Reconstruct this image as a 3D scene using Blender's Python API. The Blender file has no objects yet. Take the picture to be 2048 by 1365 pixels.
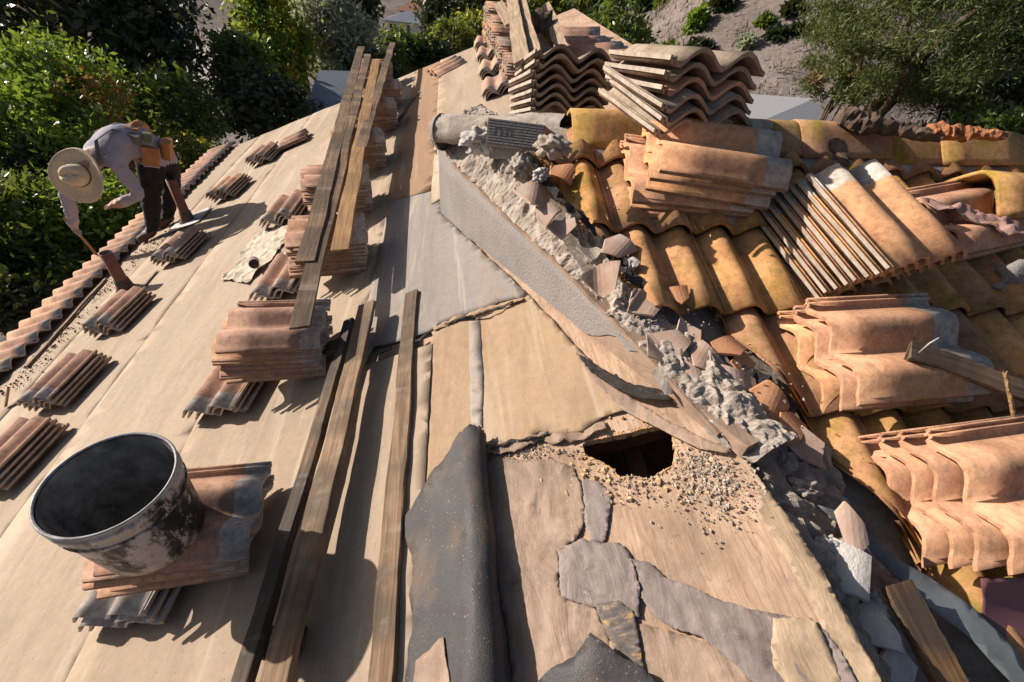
import bpy, bmesh, math, random
import numpy as np
from mathutils import Vector, Matrix, noise
from mathutils.geometry import delaunay_2d_cdt
R = math.radians
random.seed(7); np.random.seed(7)
scene = bpy.context.scene
COL = scene.collection

# ------------------------------------------------------------------ camera
PITCH, YAW, ROLL, FOCAL = R(41.5), R(9.7), R(5.7), 910.0     # focal in pixels of a 2048 px wide frame (16 mm lens)
FWD = Vector((math.sin(YAW)*math.cos(PITCH), math.cos(YAW)*math.cos(PITCH), -math.sin(PITCH)))
_r = Vector((math.cos(YAW), -math.sin(YAW), 0)); _u = _r.cross(FWD)
RIGHT = math.cos(ROLL)*_r + math.sin(ROLL)*_u
UP = -math.sin(ROLL)*_r + math.cos(ROLL)*_u
cam_d = bpy.data.cameras.new('camera'); cam = bpy.data.objects.new('camera', cam_d); COL.objects.link(cam)
cam_d.sensor_width = 36; cam_d.lens = FOCAL/2048*36; cam_d.clip_start = .02; cam_d.clip_end = 3000
cam.matrix_world = Matrix(((RIGHT.x, UP.x, -FWD.x, 0), (RIGHT.y, UP.y, -FWD.y, 0), (RIGHT.z, UP.z, -FWD.z, 0), (0, 0, 0, 1)))
scene.camera = cam
# ------------------------------------------------------------------ sky, sun, exposure
SUN_EL, SUN_AZ = R(25), R(115-180)          # where the sun stands: azimuth measured from +Y towards +X
TO_SUN = Vector((math.sin(SUN_AZ)*math.cos(SUN_EL), math.cos(SUN_AZ)*math.cos(SUN_EL), math.sin(SUN_EL)))
w = bpy.data.worlds.new('World'); scene.world = w; w.use_nodes = True
sky = w.node_tree.nodes.new('ShaderNodeTexSky'); sky.sky_type = 'NISHITA'; sky.sun_disc = False
sky.sun_elevation = SUN_EL; sky.sun_rotation = SUN_AZ; sky.air_density = 1.0; sky.dust_density = 2.5
bg = w.node_tree.nodes['Background']; bg.inputs[1].default_value = .055
w.node_tree.links.new(sky.outputs[0], bg.inputs[0])
sl = bpy.data.lights.new('sun', 'SUN'); so = bpy.data.objects.new('sun', sl); COL.objects.link(so)
sl.energy = 5.0; sl.angle = R(.53); sl.color = (1, .90, .79)
so.rotation_euler = TO_SUN.to_track_quat('Z', 'Y').to_euler()
so.location = (-8, 5, 12)
scene.view_settings.view_transform = 'Standard'; scene.view_settings.look = 'None'
scene.view_settings.exposure = .55; scene.view_settings.gamma = 1
scene.cycles.max_bounces = 6; scene.cycles.diffuse_bounces = 3; scene.cycles.transparent_max_bounces = 6

# ------------------------------------------------------------------ the two roof planes (camera stands at the origin)
SL, SR = R(22.3), R(16.8)
H0, Z0, BETA = -1.25, -1.25, R(.8)
NL = Vector((-math.sin(SL), 0, math.cos(SL)))
NR = Vector((-math.sin(SR)*math.sin(BETA), -math.sin(SR)*math.cos(BETA), math.cos(SR)))
UPL = Vector((math.cos(SL), 0, math.sin(SL)))                       # up the left slope
UPR = Vector((math.sin(BETA)*math.cos(SR), math.cos(BETA)*math.cos(SR), math.sin(SR)))
XR = UPR.cross(NR)
def ray(x, y): return (x-1024)/FOCAL*RIGHT - (y-682.5)/FOCAL*UP + FWD
def on_left(x, y, h=0):
    d = ray(x, y); return d*((H0+h)/(d.z - math.tan(SL)*d.x))
def on_right(x, y, h=0):
    d = ray(x, y); return d*((Z0+h)/(d.dot(NR)/NR.z))
def at_z(x, y, z):
    d = ray(x, y); return d*(z/d.z)
def at_d(x, y, dist): return ray(x, y).normalized()*dist
def L3(X, Y, wv=0.): return Vector((X, Y, H0+math.tan(SL)*X)) + NL*wv
def LXY(px, py):
    p = on_left(px, py); return (p.x, p.y)
def R3(P, wv=0.): return P + NR*wv
def zL(X): return H0+math.tan(SL)*X

# ------------------------------------------------------------------ materials
class NT:
    def __init__(s, name, rough=.8):
        s.m = bpy.data.materials.new(name); s.m.use_nodes = True
        s.t = s.m.node_tree; s.b = s.t.nodes['Principled BSDF']; s.b.inputs['Roughness'].default_value = rough
        s.b.inputs['Specular IOR Level'].default_value = .25
        s.tc = s.t.nodes.new('ShaderNodeTexCoord'); s.co = s.tc.outputs['Object']
    def n(s, k): return s.t.nodes.new('ShaderNode'+k)
    def l(s, a, b): s.t.links.new(a, b)
    def world(s): s.co = s.n('NewGeometry').outputs['Position']; return s
    def rnd(s):
        return s.n('ObjectInfo').outputs['Random']
    def mapped(s, sc):
        mp = s.n('Mapping'); mp.inputs['Scale'].default_value = sc; s.l(s.co, mp.inputs[0])
        v = s.n('VectorMath'); v.operation = 'ADD'; s.l(mp.outputs[0], v.inputs[0])
        k = s.n('VectorMath'); k.operation = 'SCALE'; k.inputs[0].default_value = (37, 53, 71); s.l(s.rnd(), k.inputs['Scale'])
        s.l(k.outputs[0], v.inputs[1]); return v.outputs[0]
    def noise(s, scale, detail=5, rough=.55, sc=None, dist=0):
        x = s.n('TexNoise'); x.inputs['Scale'].default_value = scale; x.inputs['Detail'].default_value = detail
        x.inputs['Roughness'].default_value = rough; x.inputs['Distortion'].default_value = dist
        s.l(s.mapped(sc or (1, 1, 1)), x.inputs['Vector']); return x.outputs['Fac']
    def vor(s, scale):
        x = s.n('TexVoronoi'); x.inputs['Scale'].default_value = scale; s.l(s.mapped((1, 1, 1)), x.inputs['Vector']); return x.outputs['Distance']
    def ramp(s, f, stops):
        x = s.n('ValToRGB'); e = x.color_ramp.elements
        while len(e) < len(stops): e.new(.5)
        for i, (p, c) in enumerate(stops):
            e[i].position = p; e[i].color = (c if isinstance(c, tuple) else (c, c, c))[:3]+(1,)
        s.l(f, x.inputs[0]); return x.outputs[0]
    def mix(s, f, a, b, mode='MIX'):
        x = s.n('Mix'); x.data_type = 'RGBA'; x.blend_type = mode
        for v, i in ((f, 0), (a, 6), (b, 7)):
            if isinstance(v, (int, float)): x.inputs[i].default_value = v
            elif isinstance(v, tuple): x.inputs[i].default_value = v[:3]+(1,)
            else: s.l(v, x.inputs[i])
        return x.outputs[2]
    def math(s, op, a, b=0.):
        x = s.n('Math'); x.operation = op
        for v, i in ((a, 0), (b, 1)):
            if isinstance(v, (int, float)): x.inputs[i].default_value = v
            else: s.l(v, x.inputs[i])
        return x.outputs[0]
    def axis(s, k):
        x = s.n('SeparateXYZ'); s.l(s.co, x.inputs[0]); return x.outputs[k]
    def bump(s, h, strength=.3, dist=.01):
        x = s.n('Bump'); x.inputs['Strength'].default_value = strength; x.inputs['Distance'].default_value = dist
        s.l(h, x.inputs['Height'])
        if s.b.inputs['Normal'].links: s.l(s.b.inputs['Normal'].links[0].from_socket, x.inputs['Normal'])
        s.l(x.outputs[0], s.b.inputs['Normal'])
    def done(s, c, rough=None):
        s.l(c, s.b.inputs['Base Color'])
        if rough is not None: s.l(rough, s.b.inputs['Roughness'])
        return s.m
def tile_material(name, c1, c2, lichen, grey_head=True, dark=.5, moss=(.27, .17, .015)):
    t = NT(name, .9)
    c = t.ramp(t.noise(9, 6), [(.3, c1), (.7, c2)])
    hs = t.n('HueSaturation'); t.l(c, hs.inputs['Color'])
    t.l(t.math('ADD', t.math('MULTIPLY', t.rnd(), .34), .84), hs.inputs['Value'])
    t.l(t.math('ADD', t.math('MULTIPLY', t.rnd(), .014), .494), hs.inputs['Hue'])
    t.l(t.math('ADD', t.math('MULTIPLY', t.rnd(), .16), .80), hs.inputs['Saturation'])
    c = hs.outputs[0]
    c = t.mix(t.ramp(t.noise(14, 8, .7), [(.52, 0.), (.72, dark)]), c, (.10, .078, .06))
    c = t.mix(t.ramp(t.noise(120, 3, .6), [(.62, 0.), (.75, .45)]), c, (.07, .05, .04))
    if lichen:
        c = t.mix(t.ramp(t.noise(7, 7, .65), [(.60-lichen*.2, 0.), (.70, min(1, lichen*1.3))]), c, moss)
        c = t.mix(t.ramp(t.noise(70, 4, .6), [(.58, 0.), (.7, .5*lichen)]), c, (.34, .26, .06))
    if grey_head:
        y = t.math('ADD', t.axis(1), t.math('MULTIPLY', t.noise(40, 3), .006))
        g = t.ramp(t.noise(30, 5), [(.3, (.35, .305, .265)), (.65, (.62, .56, .50))])
        c = t.mix(t.ramp(y, [(.338, 0.), (.342, .93)]), c, g)
    c = t.mix(t.ramp(t.noise(6, 6, .7), [(.55, 0.), (.8, .22)]), c, (.40, .32, .25))
    c = t.mix(1., c, t.ramp(t.noise(48, 8, .8), [(.28, .55), (.5, .95), (.72, 1.25)]), 'MULTIPLY')
    c = t.mix(1., c, t.ramp(t.noise(4, 4, .6), [(.3, .78), (.7, 1.12)]), 'MULTIPLY')
    t.bump(t.noise(220, 3, .7), .35, .002); t.bump(t.noise(35, 5), .15, .004)
    return t.done(c)
def board_material(name, c1, c2, dark=.6, chalk=.3, axis=1):
    t = NT(name, .8)
    g = t.noise(5, 8, .65, (14, .7, 14), .6)
    c = t.ramp(g, [(.26, tuple(v*.35 for v in c1)), (.45, c1), (.72, c2)])
    c = t.mix(t.ramp(t.noise(1.7, 3, .6, (.8, 2.2, .8)), [(.42, 0.), (.54, dark)]), c, (.055, .045, .038))
    c = t.mix(t.ramp(t.noise(9, 6, .7, (1.5, 1.5, 1.5)), [(.55, 0.), (.7, chalk)]), c, (.33, .29, .25))
    c = t.mix(t.ramp(t.noise(7, 2, .5, (.15, 1, .15)), [(.66, 0.), (.69, chalk)]), c, (.40, .35, .29))
    t.bump(g, .6, .004); t.bump(t.noise(30, 6), .25, .003); return t.done(c)
MT = {}
MT['tile_r'] = tile_material('weathered_terracotta_with_lichen', (.43, .175, .055), (.58, .28, .095), .7, False, .7, (.27, .185, .025))
MT['tile_s'] = tile_material('loose_terracotta', (.40, .19, .105), (.56, .31, .19), 0, True, .55)
MT['tile_o'] = tile_material('loose_orange_terracotta', (.56, .235, .085), (.73, .365, .155), .05, True, .55)
MT['tile_l'] = tile_material('pinkish_terracotta', (.48, .245, .145), (.62, .37, .24), 0, True, .4)
MT['tile_g'] = tile_material('grey_tan_terracotta', (.27, .20, .145), (.38, .29, .215), .15, False, .35)
MT['cap'] = tile_material('ridge_cap_with_lichen', (.44, .19, .07), (.57, .29, .115), .85, False, .5, (.29, .205, .02))
t = NT('weathered_tile_edge', .95); c = t.ramp(t.noise(18, 7, .7), [(.3, (.27, .215, .165)), (.5, (.40, .335, .275)), (.7, (.52, .455, .39))])
t.bump(t.noise(130, 4), .4, .003); MT['tile_edge_pale'] = t.done(c)
t = NT('brown_tile_edge', .95); c = t.ramp(t.noise(18, 7, .7), [(.3, (.12, .075, .05)), (.5, (.235, .155, .11)), (.7, (.35, .25, .19))])  # weathered brown, darkened further to paint in shade on front sides and undersides
t.bump(t.noise(130, 4), .4, .003); MT['tile_edge'] = t.done(c)
MT['board'] = board_material('weathered_board', (.18, .115, .07), (.34, .23, .145))
MT['board_pale'] = board_material('pale_board', (.32, .23, .15), (.50, .38, .27), .2, .3)
MT['board_dark'] = board_material('tarred_board', (.12, .08, .05), (.26, .18, .11), .9, .3)
MT['board_orange'] = board_material('fresh_split_board', (.33, .19, .085), (.50, .32, .16), .2, .1)
MT['beam'] = board_material('charred_beam', (.16, .085, .04), (.32, .19, .09), .8, .05)

def felt_material(name, c1, c2, stain, sc=1.0, chalk=.25):
    t = NT(name, .85).world()
    st = (1.6, .35, 1.6)
    c = t.ramp(t.noise(1.6*sc, 6, .6, st), [(.3, c1), (.7, c2)])
    c = t.mix(t.ramp(t.noise(3.1*sc, 7, .65, st, .5), [(.5, 0.), (.75, .65)]), c, stain)
    c = t.mix(t.ramp(t.noise(9, 8, .7, st), [(.62, 0.), (.8, chalk)]), c, (.55, .47, .38))
    c = t.mix(t.ramp(t.noise(90, 3), [(.66, 0.), (.72, .5)]), c, (.1, .075, .055))
    c = t.mix(1., c, t.ramp(t.noise(26, 8, .8), [(.3, .86), (.7, 1.1)]), 'MULTIPLY')
    c = t.mix(t.ramp(t.noise(1.3, 7, .7), [(.64, 0.), (.72, .4)]), c, (.60, .55, .50))
    c = t.mix(t.ramp(t.noise(2.2, 5, .6, (5, .3, 5), .8), [(.56, 0.), (.66, .35)]), c, (.56, .48, .39))
    t.bump(t.noise(60, 6, .65), .25, .004); t.bump(t.noise(2.2, 4, .5, (2.2, .5, 2.2), .8), .3, .03)
    return t.done(c)
MT['felt'] = felt_material('sun_bleached_felt', (.325, .245, .175), (.44, .345, .258), (.26, .195, .135))
MT['felt2'] = felt_material('tan_felt', (.34, .235, .15), (.42, .295, .19), (.25, .17, .11), 2.2)
MT['felt_brown'] = felt_material('brown_damp_felt', (.30, .185, .115), (.36, .235, .15), (.26, .16, .10))
MT['felt_grey'] = felt_material('slate_grey_felt', (.25, .22, .205), (.315, .28, .26), (.33, .25, .185), 1.5)
def paper_material(name, c1, c2, sc=(9, 3.2, 9)):
    t = NT(name, .6).world()
    cr = t.noise(1.7, 5, .6, sc, .7)
    c = t.ramp(t.noise(4.5, 8, .72), [(.28, c1), (.7, c2)])
    c = t.mix(1., c, t.ramp(cr, [(.3, .72), (.5, 1.), (.7, 1.15)]), 'MULTIPLY')
    c = t.mix(t.ramp(t.noise(9, 7, .7), [(.54, 0.), (.70, .8)]), c, tuple(v*.45 for v in c1))
    c = t.mix(t.ramp(t.noise(60, 5, .7), [(.6, 0.), (.7, .5)]), c, (.40, .33, .27))
    t.bump(cr, .6, .012); t.bump(t.noise(9, 4, .5), .35, .008); t.bump(t.noise(120, 4), .2, .002)
    return t.done(c)
MT['paper_brown'] = paper_material('brown_building_paper', (.21, .145, .105), (.385, .275, .205))
MT['paper_grey'] = paper_material('mauve_grey_paper', (.15, .118, .11), (.28, .228, .212))
MT['paper_tan'] = paper_material('tan_stained_paper', (.25, .175, .115), (.42, .315, .215))
t = NT('tar_with_rust', .6).world(); c = t.ramp(t.noise(30, 6, .7, (1, 2.2, 1)), [(.42, (.09, .078, .075)), (.56, (.17, .14, .125)), (.62, (.42, .24, .09))])
t.bump(t.noise(40, 6), .5, .004); MT['tar_rust'] = t.done(c)
t = NT('black_felt', .75); c = t.ramp(t.noise(8, 7, .65), [(.3, (.035, .034, .037)), (.7, (.085, .08, .082))])
c = t.mix(t.ramp(t.noise(3.5, 5, .6), [(.52, 0.), (.68, .75)]), c, (.16, .11, .075))
c = t.mix(t.ramp(t.noise(150, 2), [(.66, 0.), (.72, .7)]), c, (.3, .23, .18))
t.bump(t.noise(220, 3, .6), .5, .003); MT['black_felt'] = t.done(c, t.ramp(t.noise(8, 5), [(.3, .42), (.7, .8)]))
t = NT('plywood', .8); g = t.noise(3.2, 9, .7, (26, 2.4, 26), .9)
c = t.ramp(g, [(.25, (.19, .11, .07)), (.45, (.42, .28, .19)), (.7, (.60, .44, .32))])
c = t.mix(t.ramp(t.noise(3.5, 6, .65), [(.44, 0.), (.64, .7)]), c, (.22, .15, .105))
c = t.mix(t.ramp(t.noise(9, 8, .75), [(.54, 0.), (.7, .5)]), c, (.42, .34, .28))
c = t.mix(t.ramp(t.noise(45, 6, .7), [(.6, 0.), (.7, .6)]), c, (.13, .09, .065))
t.bump(g, .6, .004); t.bump(t.noise(90, 5), .3, .002); MT['ply'] = t.done(c)
t = NT('raw_split_wood', .85); MT['rawwood'] = (t.bump(t.noise(60, 5, .6, (8, 1, 8)), .6, .004), t.done(t.ramp(t.noise(20, 6, .6, (8, 1, 8)), [(.3, (.40, .22, .10)), (.7, (.66, .45, .25))])))[1]
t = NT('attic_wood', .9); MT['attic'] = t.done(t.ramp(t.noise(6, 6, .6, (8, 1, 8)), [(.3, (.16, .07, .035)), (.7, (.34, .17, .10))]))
t = NT('stucco', .95); c = t.ramp(t.noise(5, 5), [(.3, (.235, .215, .205)), (.7, (.30, .275, .262))])
c = t.mix(t.ramp(t.noise(2.5, 7, .7), [(.5, 0.), (.8, .55)]), c, (.22, .19, .17))
c = t.mix(t.ramp(t.noise(190, 2), [(.3, .5), (.42, 0.)]), c, (.15, .13, .12))
t.bump(t.noise(95, 4, .6), .9, .006); MT['stucco'] = t.done(c)
t = NT('mortar', .95); c = t.ramp(t.noise(14, 8, .7), [(.26, (.16, .13, .108)), (.48, (.38, .325, .28)), (.72, (.55, .485, .43))])
c = t.mix(t.ramp(t.noise(4, 5), [(.5, 0.), (.7, .45)]), c, (.38, .30, .23))
t.bump(t.noise(55, 8, .75), .8, .008); MT['mortar'] = t.done(c)
t = NT('dirty_mortar', .95); c = t.ramp(t.noise(14, 8, .7), [(.28, (.16, .125, .10)), (.5, (.33, .275, .23)), (.72, (.50, .435, .375))])
t.bump(t.noise(55, 8, .75), .8, .008); MT['mortar_dirt'] = t.done(c)
t = NT('white_mortar', .95); c = t.ramp(t.noise(14, 8, .7), [(.3, (.42, .38, .36)), (.7, (.68, .65, .62))])
t.bump(t.noise(60, 8, .75), 1., .01); MT['mortar_white'] = t.done(c)
t = NT('shard', .9); c = t.ramp(t.noise(12, 6), [(.3, (.34, .22, .16)), (.6, (.45, .33, .27)), (.75, (.44, .39, .35))])
t.bump(t.noise(120, 4), .4, .003); MT['shard'] = t.done(c)
t = NT('shard_orange', .9); c = t.ramp(t.noise(12, 6), [(.3, (.40, .17, .08)), (.7, (.52, .27, .15))])
t.bump(t.noise(120, 4), .4, .003); MT['shard_o'] = t.done(c)
t = NT('tar', .5); c = t.ramp(t.noise(40, 8, .75), [(.35, (.015, .014, .014)), (.6, (.06, .05, .045)), (.8, (.30, .26, .23))])
t.bump(t.noise(70, 8, .8), 1., .01); MT['tar'] = t.done(c)
def plain(name, c, rough=.6, metal=0., var=.25, sc=20, bump=.2):
    t = NT(name, rough); t.b.inputs['Metallic'].default_value = metal
    k = t.ramp(t.noise(sc, 6, .65), [(.3, tuple(v*(1-var) for v in c)), (.7, tuple(min(1, v*(1+var)) for v in c))])
    if bump: t.bump(t.noise(sc*4, 4), bump, .003)
    return t.done(k)
MT['metal'] = plain('galvanised_flashing', (.15, .165, .175), .55, 0, .45, 7)
MT['metal_purple'] = plain('maroon_painted_flashing', (.17, .07, .085), .4, 0, .2, 6, .05)
MT['pipe'] = plain('brown_painted_pipe', (.22, .095, .07), .6, 0, .2, 20)
MT['lead'] = plain('grey_lead_flashing', (.36, .36, .36), .6, .2, .3, 20)
t = NT('black_plastic_bucket', .45); c = t.ramp(t.noise(6, 8, .7, (1, 1, .6)), [(.44, (.02, .02, .022)), (.50, (.07, .063, .06)), (.55, (.40, .37, .36))])
c = t.mix(t.ramp(t.noise(30, 8, .8, (1, 1, .5)), [(.54, 0.), (.58, .85)]), c, (.50, .47, .46))
c = t.mix(t.ramp(t.noise(3, 4), [(.52, 0.), (.62, .5)]), c, (.08, .055, .04))
t.bump(t.noise(60, 6), .2, .003); MT['bucket'] = t.done(c, t.ramp(t.noise(9, 5), [(.3, .35), (.7, .75)]))
MT['bucket_rim'] = plain('scuffed_bucket_rim', (.33, .32, .32), .45, 0, .45, 30)
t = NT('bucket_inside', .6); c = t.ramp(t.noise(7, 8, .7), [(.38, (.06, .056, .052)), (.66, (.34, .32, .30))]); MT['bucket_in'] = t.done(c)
MT['straw'] = plain('straw', (.60, .48, .33), .8, 0, .15, 60, .5)
MT['shirt'] = plain('lavender_grey_shirt', (.33, .31, .37), .85, 0, .12, 9, .3)
MT['trousers'] = plain('black_trousers', (.018, .016, .017), .85, 0, .4, 12, .3)
MT['skin'] = plain('tanned_skin', (.35, .19, .13), .6, 0, .12, 20, .1)
MT['strap'] = plain('grey_webbing', (.12, .125, .11), .8)
MT['leather'] = plain('tan_leather', (.36, .15, .055), .6, 0, .3, 12)
MT['boot'] = plain('brown_boot', (.11, .065, .04), .7)
MT['glove'] = plain('grey_work_glove', (.40, .33, .31), .85)
MT['steel'] = plain('rusty_steel', (.10, .07, .05), .5, .5)
MT['white_paper'] = plain('crumpled_white_sack', (.50, .43, .34), .8, 0, .2, 9, .5)
MT['red'] = plain('red_label', (.30, .07, .05), .5)
MT['blue'] = plain('pale_blue_label', (.35, .38, .48), .5)
MT['bark'] = plain('bark', (.10, .07, .05), .95, 0, .6, 14, .9)
MT['bark_red'] = plain('split_red_bark', (.32, .13, .06), .9, 0, .5, 20, .8)
MT['cloth_pink'] = plain('dusty_pink_rag', (.34, .21, .18), .9, 0, .25, 16, .4)
MT['debris'] = plain('dry_leaf_litter', (.13, .085, .055), .95, 0, .5, 60, .6)
MT['chip'] = plain('wood_chips', (.52, .36, .21), .9, 0, .35, 30, .4)
MT['crumb'] = plain('mortar_crumbs', (.40, .335, .275), .95, 0, .4, 40, .5)
MT['wallpaint'] = plain('cream_stucco', (.55, .47, .38), .9, 0, .1, 8, .3)
MT['asphalt_blue'] = plain('blue_grey_shingles', (.19, .215, .26), .85, 0, .2, 30, .5)
MT['roof_white'] = plain('pale_grey_cap_sheet', (.46, .46, .47), .8, 0, .12, 30, .4)
MT['redroof'] = plain('red_tile_roof', (.36, .19, .13), .9, 0, .3, 5, .3)
MT['white_wall'] = plain('white_house_wall', (.72, .70, .66), .8, 0, .06, 3, 0)
MT['glass'] = plain('dark_window_glass', (.03, .035, .04), .1, 0, .1, 3, 0)
MT['drive'] = plain('dusty_driveway', (.42, .37, .34), .95, 0, .15, 2, .3)
t = NT('dry_ground', .95).world()
c = t.ramp(t.noise(.11, 8, .65), [(.3, (.13, .105, .095)), (.5, (.215, .175, .16)), (.7, (.30, .25, .228))])
c = t.mix(t.ramp(t.noise(1.1, 8, .7), [(.5, 0.), (.72, .5)]), c, (.19, .155, .135))
c = t.mix(1., c, t.ramp(t.noise(5, 9, .85), [(.3, .55), (.5, .95), (.7, 1.3)]), 'MULTIPLY')
c = t.mix(t.ramp(t.noise(.35, 7, .7), [(.5, 0.), (.62, .55)]), c, (.10, .085, .07))
t.bump(t.noise(2.5, 8, .7), .7, .12); MT['ground'] = t.done(c)
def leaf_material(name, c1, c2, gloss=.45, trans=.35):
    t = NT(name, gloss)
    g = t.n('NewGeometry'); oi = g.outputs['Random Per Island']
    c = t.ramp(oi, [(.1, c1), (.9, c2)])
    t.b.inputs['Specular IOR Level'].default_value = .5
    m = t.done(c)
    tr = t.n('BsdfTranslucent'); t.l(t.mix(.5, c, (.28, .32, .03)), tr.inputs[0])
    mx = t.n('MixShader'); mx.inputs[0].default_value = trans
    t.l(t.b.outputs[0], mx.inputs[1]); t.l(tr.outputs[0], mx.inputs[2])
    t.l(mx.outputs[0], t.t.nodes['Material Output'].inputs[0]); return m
LEAF = {
 'dark': leaf_material('dark_leaves', (.012, .022, .010), (.03, .05, .018), .5, .12),  # very dark tone also paints in the backlit shade of the upper-left tree
 'bright': leaf_material('bright_green_leaves', (.07, .16, .02), (.20, .32, .055), .35, .5),
 'mid': leaf_material('mid_green_leaves', (.04, .085, .02), (.11, .165, .045), .35, .45),
 'yellow': leaf_material('yellow_green_leaves', (.26, .25, .03), (.52, .44, .06), .5, .6),
 'orange': leaf_material('autumn_leaves', (.22, .13, .03), (.36, .15, .035), .5),
 'olive': leaf_material('silver_olive_leaves', (.27, .30, .25), (.48, .50, .41), .5, .5),
 'pine': leaf_material('pine_needles', (.035, .06, .018), (.125, .15, .042), .6, .3),
 'dry': leaf_material('dry_brush_twigs', (.17, .14, .125), (.33, .275, .25), .9, .2),
 'brown': leaf_material('dead_brown_needles', (.16, .085, .045), (.26, .16, .085), .8, .2),
}

# ------------------------------------------------------------------ helpers
def link(o, parent=None):
    COL.objects.link(o)
    if parent is not None: o.parent = parent
    return o
def mesh(name, verts, faces, mats=None, smooth=False):
    me = bpy.data.meshes.new(name); me.from_pydata([tuple(v) for v in verts], [], faces)
    for m in (mats if isinstance(mats, (list, tuple)) else [mats]):
        if m: me.materials.append(m)
    if smooth: me.polygons.foreach_set('use_smooth', [True]*len(me.polygons))
    me.update(); return me
def obj(name, me, parent=None, mw=None):
    o = bpy.data.objects.new(name, me); link(o, parent)
    if mw is not None: o.matrix_world = mw
    return o
def tag(o, label, cat, group=None):
    o['label'] = label; o['category'] = cat
    if group: o['group'] = group
    return o
def empty(name, loc=(0, 0, 0)):
    o = bpy.data.objects.new(name, None); link(o); o.location = loc; o.empty_display_size = .1; return o
def thing(name, label, cat, group=None, loc=(0, 0, 0)): return tag(empty(name, loc), label, cat, group)
def struct(o): o['kind'] = 'structure'; return o
def stuff(o): o['kind'] = 'stuff'; return o
def frame(o, x, y, z):
    return Matrix(((x.x, y.x, z.x, o.x), (x.y, y.y, z.y, o.y), (x.z, y.z, z.z, o.z), (0, 0, 0, 1)))
def fbm(p, s=1., o=4):
    return noise.fractal(Vector(p)*s, 1., 2., o, noise_basis='PERLIN_ORIGINAL')
ORD = ['topmost', 'second', 'third', 'fourth', 'fifth', 'sixth', 'seventh', 'eighth', 'ninth', 'tenth', 'eleventh', 'twelfth', 'thirteenth', 'fourteenth', 'fifteenth', 'sixteenth', 'seventeenth', 'eighteenth']
def box_mesh(name, sx, sy, sz, mat, nseg=1, jit=0., bev=0., seed=0):
    """board: x across, y along, z thickness, origin at one end's bottom centre"""
    rnd = random.Random(seed); vs = []; fs = []
    c = bev
    prof = [(-sx/2+c, 0), (sx/2-c, 0), (sx/2, c), (sx/2, sz-c), (sx/2-c, sz), (-sx/2+c, sz), (-sx/2, sz-c), (-sx/2, c)] if bev else [(-sx/2, 0), (sx/2, 0), (sx/2, sz), (-sx/2, sz)]
    k = len(prof)
    for i in range(nseg+1):
        y = sy*i/nseg
        dx = (fbm((y*2.3, seed*7.1, 0), 1, 2))*jit; dz = fbm((y*1.7, seed*3.3, 5), 1, 2)*jit*.6
        for (a, b) in prof:
            e = (rnd.random()-.5)*jit*.35
            yy = y + ((rnd.random()-.5)*jit*2 if i in (0, nseg) else 0)
            vs.append((a+dx+e, yy, b+dz))
    for i in range(nseg):
        for j in range(k):
            fs.append((i*k+j, i*k+(j+1) % k, (i+1)*k+(j+1) % k, (i+1)*k+j))
    fs.append(tuple(range(k-1, -1, -1))); fs.append(tuple(range(nseg*k, nseg*k+k)))
    return mesh(name, vs, fs, mat)
def tube_mesh(name, pts, rads, mat, n=8, caps=True):
    vs = []; fs = []
    pts = [Vector(p) for p in pts]
    if not isinstance(rads, (list, tuple)): rads = [rads]*len(pts)
    for i, p in enumerate(pts):
        d = (pts[min(i+1, len(pts)-1)]-pts[max(i-1, 0)]).normalized()
        a = d.orthogonal().normalized(); b = d.cross(a)
        if i and True:
            pa = last - d*last.dot(d)
            if pa.length > 1e-6: a = pa.normalized(); b = d.cross(a)
        last = a
        for j in range(n):
            t_ = 2*math.pi*j/n; vs.append(p+(a*math.cos(t_)+b*math.sin(t_))*rads[i])
    for i in range(len(pts)-1):
        for j in range(n): fs.append((i*n+j, i*n+(j+1) % n, (i+1)*n+(j+1) % n, (i+1)*n+j))
    if caps: fs.append(tuple(range(n-1, -1, -1))); fs.append(tuple(range((len(pts)-1)*n, len(pts)*n)))
    return mesh(name, vs, fs, mat, True)
def lump_mesh(name, r, mat, seed, sub=2, amp=.35, sc=2.5, flat=(1, 1, 1)):
    bm = bmesh.new(); bmesh.ops.create_icosphere(bm, subdivisions=sub, radius=1)
    for f in bm.faces: f.smooth = sub > 2
    for v in bm.verts:
        d = v.co.normalized(); k = 1+amp*fbm(d*sc+Vector((seed*3.1, seed*1.7, seed)), 1, 4)*1.6
        v.co = Vector((d.x*flat[0], d.y*flat[1], d.z*flat[2]))*r*k
    me = bpy.data.meshes.new(name); bm.to_mesh(me); bm.free(); me.materials.append(mat); return me
def jag(poly, step, amp, seed=0, closed=True):
    out = []; n = len(poly); rnd = random.Random(seed)
    for i in range(n if closed else n-1):
        a = Vector(poly[i]).to_2d(); b = Vector(poly[(i+1) % n]).to_2d(); d = b-a; L = d.length
        k = max(1, int(L/step)); nn = Vector((-d.y, d.x)).normalized() if L > 0 else Vector((0, 0))
        for j in range(k):
            q = a+d*(j/k)
            o = amp*(fbm((q.x*9+seed, q.y*9, seed*1.3), 1, 3)*1.3 + (rnd.random()-.5)*.8*(j > 0))
            out.append((q+nn*o).to_tuple())
    if not closed: out.append(Vector(poly[-1]).to_2d().to_tuple())
    return out
def inside(p, poly):
    c = False; n = len(poly); x, y = p
    for i in range(n):
        x1, y1 = poly[i]; x2, y2 = poly[i-1]
        if (y1 > y) != (y2 > y) and x < (x2-x1)*(y-y1)/(y2-y1)+x1: c = not c
    return c
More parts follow.
